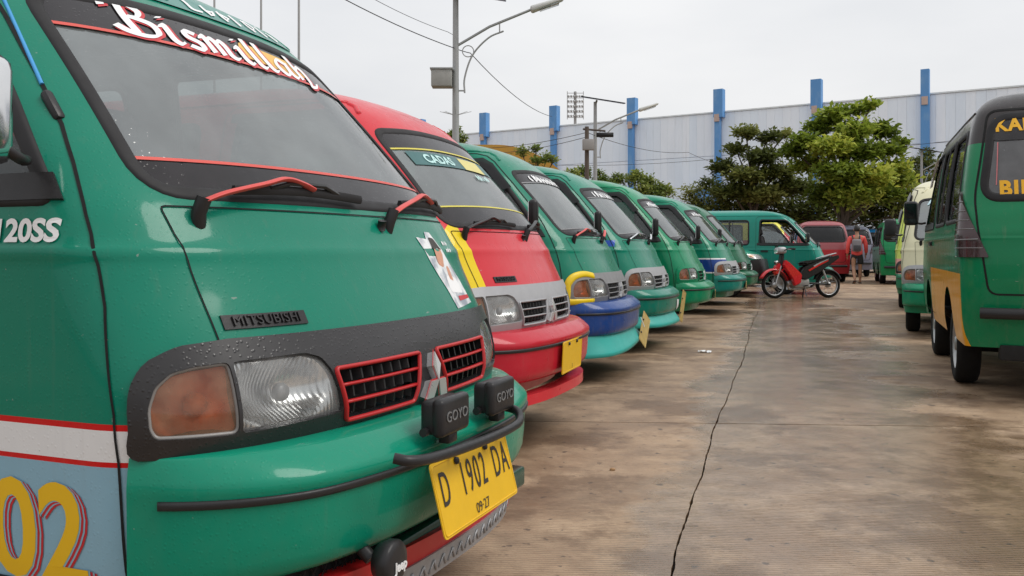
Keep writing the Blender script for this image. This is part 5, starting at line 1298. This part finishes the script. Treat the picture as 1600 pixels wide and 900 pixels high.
b = at(742, 50, z=0); LR = empty('kiosk', b, YAW, 'low building with dark flat roof edge beside the ochre arch', 'building'); box('wall', (0, 1.5, 3.1), (2.4, 3, 6.2), simple('kiosk_wall', (.4, .4, .38), .7), LR); box('roof', (0, 1.5, 6.38), (3.0, 3.6, .34), simple('dark_roof', (.08, .085, .085), .7), LR, bev=.02); box('door', (0, -.02, 1.05), (.9, .06, 2.1), MT['grey'], LR)
# ------------------------------------------------------------------ trees
def leaf_mat(name, a, b, c):
    m = M(name); at_ = m.n('ShaderNodeAttribute'); at_.attribute_name = 'leaf'; 
    r = m.n('ShaderNodeValToRGB'); e = r.color_ramp.elements; e[0].color = (*a, 1); e[1].color = (*c, 1); e[0].position = .1; e[1].position = .95; q = e.new(.55); q.color = (*b, 1); m.l(at_.outputs['Fac'], r.inputs[0])
    m.set(Base_Color=r.outputs[0], Roughness=.55, Specular_IOR_Level=.35)
    tl = m.n('ShaderNodeBsdfTranslucent'); m.l(r.outputs[0], tl.inputs[0]); mx_ = m.n('ShaderNodeMixShader'); mx_.inputs[0].default_value = .42
    m.l(m.b.outputs[0], mx_.inputs[1]); m.l(tl.outputs[0], mx_.inputs[2]); m.l(mx_.outputs[0], m.o.inputs[0]); return m.m
LM = [leaf_mat('leaves_bright', (.11, .16, .018), (.27, .35, .045), (.56, .58, .10)), leaf_mat('leaves_olive', (.08, .10, .025), (.15, .175, .04), (.28, .29, .08)), leaf_mat('leaves_pale', (.10, .15, .03), (.2, .25, .055), (.36, .39, .1))]
bark = simple('bark', (.085, .062, .045), .9, var=.4, bump=.5)
def leaves(name, clusters, n, size, m, parent, flat=.5, bias=None):
    """clusters: (centre, radius); leaves sit in rosettes at twig ends near each cluster's shell"""
    cs = np.array([tuple(c) for c, r in clusters]); rs = np.array([r for c, r in clusters]); wgt = rs**2/np.sum(rs**2)
    k = max(1, n//7); idx = rng.choice(len(cs), k, p=wgt)
    u = rng.normal(size=(k, 3)); u /= np.linalg.norm(u, axis=1)[:, None]; rad = rng.random(k)**.45
    cen = cs[idx]+u*(rs[idx]*rad)[:, None]*np.array((1, 1, flat))
    tone = np.clip(rng.normal(.45, .27, len(cs))[idx]+rng.normal(0, .12, k)+.18*u[:, 2]*0, 0, 1)
    base_ = np.repeat(cen, 7, 0); N = len(base_); tn = np.clip(np.repeat(tone, 7)+rng.normal(0, .13, N), 0, 1)
    az = rng.random(N)*6.283; tilt = rng.normal(.25, .45, N); d = np.stack([np.cos(az)*np.cos(tilt), np.sin(az)*np.cos(tilt), np.sin(tilt)], 1)
    s = size*rng.uniform(.6, 1.25, N)[:, None]; up = np.array((0, 0, 1.))+rng.normal(0, .35, (N, 3)); side = np.cross(d, up); side /= np.linalg.norm(side, axis=1)[:, None]
    nn_ = np.cross(side, d); p0 = base_+d*s*.15+rng.normal(0, size*.35, (N, 3)); tip = p0+d*s-nn_*s*.12; mid_ = p0+d*s*.55
    V = np.stack([p0, mid_+side*s*.27+nn_*s*.05, tip, mid_-side*s*.27+nn_*s*.05], 1).reshape(-1, 3)
    me = bpy.data.meshes.new(name); me.vertices.add(4*N); me.vertices.foreach_set('co', V.ravel()); me.loops.add(4*N); me.loops.foreach_set('vertex_index', np.arange(4*N)); me.polygons.add(N)
    me.polygons.foreach_set('loop_start', np.arange(0, 4*N, 4)); me.polygons.foreach_set('loop_total', np.full(N, 4)); me.update(calc_edges=True); me.validate()
    a = me.attributes.new('leaf', 'FLOAT', 'POINT'); a.data.foreach_set('value', np.repeat(tn, 4)); me.materials.append(m)
    return link(bpy.data.objects.new(name, me), parent)
def tree(px, d, blobs, n, size, m, label, trunk_r=.16, flat=.5, name='tree', group='trees before the stadium wall'):
    """blobs: (px, py, radius in px, depth offset) as seen; the trunk stands at px"""
    b = at(px, d, z=0); P = empty(name, b, 0, label, 'tree' if name == 'tree' else 'shrub', group); cl = []
    for bx_, by_, br, dd in blobs: c = at(bx_, d+dd, by_)-b; cl.append((c, br/1400*d))
    top = max(c.z for c, r in cl); parts = [tube_data(smooth_path([(0, 0, 0), (.05, .03, top*.3), (-.04, .05, top*.6), (.03, 0, top*.85)], 5), trunk_r, 9, taper=list(np.linspace(trunk_r, trunk_r*.3, 16)))]
    for c, r in cl:
        z0 = min(top*.75, max(.5, c.z*.6)); s0 = Vector((0, 0, z0)); mid_ = s0.lerp(c, .55)+Vector((0, 0, .12*c.z*.3))
        pa = smooth_path([tuple(s0), tuple(mid_), tuple(c)], 4); parts.append(tube_data(pa, .04, 6, taper=list(np.linspace(trunk_r*.42, .012, len(pa)))))
        for q in range(4):
            e = c+Vector((random.uniform(-1, 1), random.uniform(-1, 1), random.uniform(-.3, .6)*flat*1.6))*r*.8; parts.append(tube_data([tuple(mid_.lerp(c, .6)), tuple(c.lerp(e, .5)+Vector((0, 0, .05))), tuple(e)], .012, 5, taper=[.02, .014, .006]))
    from_data('trunk', *merge(*parts), bark, P); leaves('crown', cl, n, size, m, P, flat); return P
def rb(x0, x1, y0, y1, k, r0, r1, dd=1.5): return [(random.uniform(x0, x1), random.uniform(y0, y1), random.uniform(r0, r1), random.uniform(-dd, dd)) for _ in range(k)]
tree(1318, 34, [(1300, 182, 22, 0), (1345, 172, 16, .5), (1378, 205, 22, .3), (1335, 205, 30, -.6), (1280, 200, 24, .4), (1255, 222, 22, -.3), (1300, 232, 32, -1), (1350, 238, 32, -.8), (1390, 235, 22, .2), (1400, 262, 22, 0), (1360, 275, 34, -1.2), (1310, 270, 34, -1.3), (1265, 258, 28, .6), (1335, 305, 36, -1), (1385, 305, 26, -.4), (1290, 305, 30, .2), (1240, 238, 20, 0), (1408, 285, 22, .3), (1362, 165, 9, 0), (1320, 178, 14, .3), (1405, 225, 14, .5)], 15000, .25, LM[0], 'bright green layered tree, tallest beside the right minibuses', .2, .42)
tree(1175, 37, [(1165, 207, 20, 0), (1200, 215, 20, .4), (1225, 212, 14, .8), (1150, 235, 18, .2), (1190, 245, 30, -.5), (1130, 262, 22, .2), (1165, 275, 32, -.6), (1215, 270, 30, -.4), (1240, 292, 30, 0), (1190, 305, 34, -.4), (1140, 300, 30, -.2)], 9500, .22, LM[1], 'dark olive tree with thin top left of the bright green tree', .17, .36)
tree(1095, 38, [(1080, 302, 20, 0), (1105, 290, 24, .5), (1125, 312, 26, -.4), (1090, 322, 24, 0), (1150, 322, 28, -.3), (1115, 338, 28, -.2), (1170, 335, 26, 0), (1075, 335, 20, 0)], 5200, .17, LM[1], 'low olive shrub tree at the left foot of the dark olive tree', .1, .7)
tree(1250, 39, [(x_+random.uniform(-6, 6), y_+random.uniform(-5, 5), random.uniform(20, 27), random.uniform(-1, 1)) for x_ in range(1170, 1425, 21) for y_ in (298, 320, 342)], 14000, .21, LM[1], 'broad dark tree low behind the red minibus', .14, .7)
tree(1452, 46, [(1440, 255, 22, 0), (1465, 262, 18, .3), (1425, 275, 24, -.3), (1475, 280, 16, .2), (1445, 285, 24, -.4), (1450, 240, 10, 0)], 3200, .19, LM[1], 'grey green tree behind the distant lamp and cream minibus', .12, .6)
for i, (px_, bl, n_, lb_) in enumerate(((905, [(893, 274, 12, 0), (912, 270, 12, .3), (900, 288, 16, -.2), (880, 290, 12, 0)], 1700, 'leftmost pale green shrub above the green minibus roofs'), (955, [(940, 285, 14, 0), (965, 282, 14, .2), (950, 296, 16, -.2), (936, 272, 7, 0)], 1700, 'second pale green shrub beside the street lamp foot'),
        (1000, [(990, 280, 14, 0), (1012, 284, 14, .2), (1002, 298, 18, -.2), (995, 272, 9, 0)], 1700, 'third pale green shrub left of the long wall gap'), (1038, [(1030, 296, 14, 0), (1045, 300, 10, .2), (1025, 308, 16, -.2)], 1400, 'rightmost pale green shrub, lowest of the row'))):
    tree(px_, 31, bl, n_, .13, LM[2], lb_, .06, .75, 'shrub', 'pale shrubs behind the left row')
tree(716, 33, [(705, 215, 9, 0), (712, 206, 9, .2), (722, 218, 9, -.2), (714, 228, 12, 0)], 1300, .13, LM[2], 'small green tree behind the nearest street lamp pole', .08, .9)
tree(835, 38, [(815, 237, 10, 0), (838, 233, 9, .3), (855, 247, 10, 0), (840, 252, 9, -.2), (866, 250, 6, 0)], 800, .17, LM[2], 'sparse small tree beside the ochre arch', .07, .5)
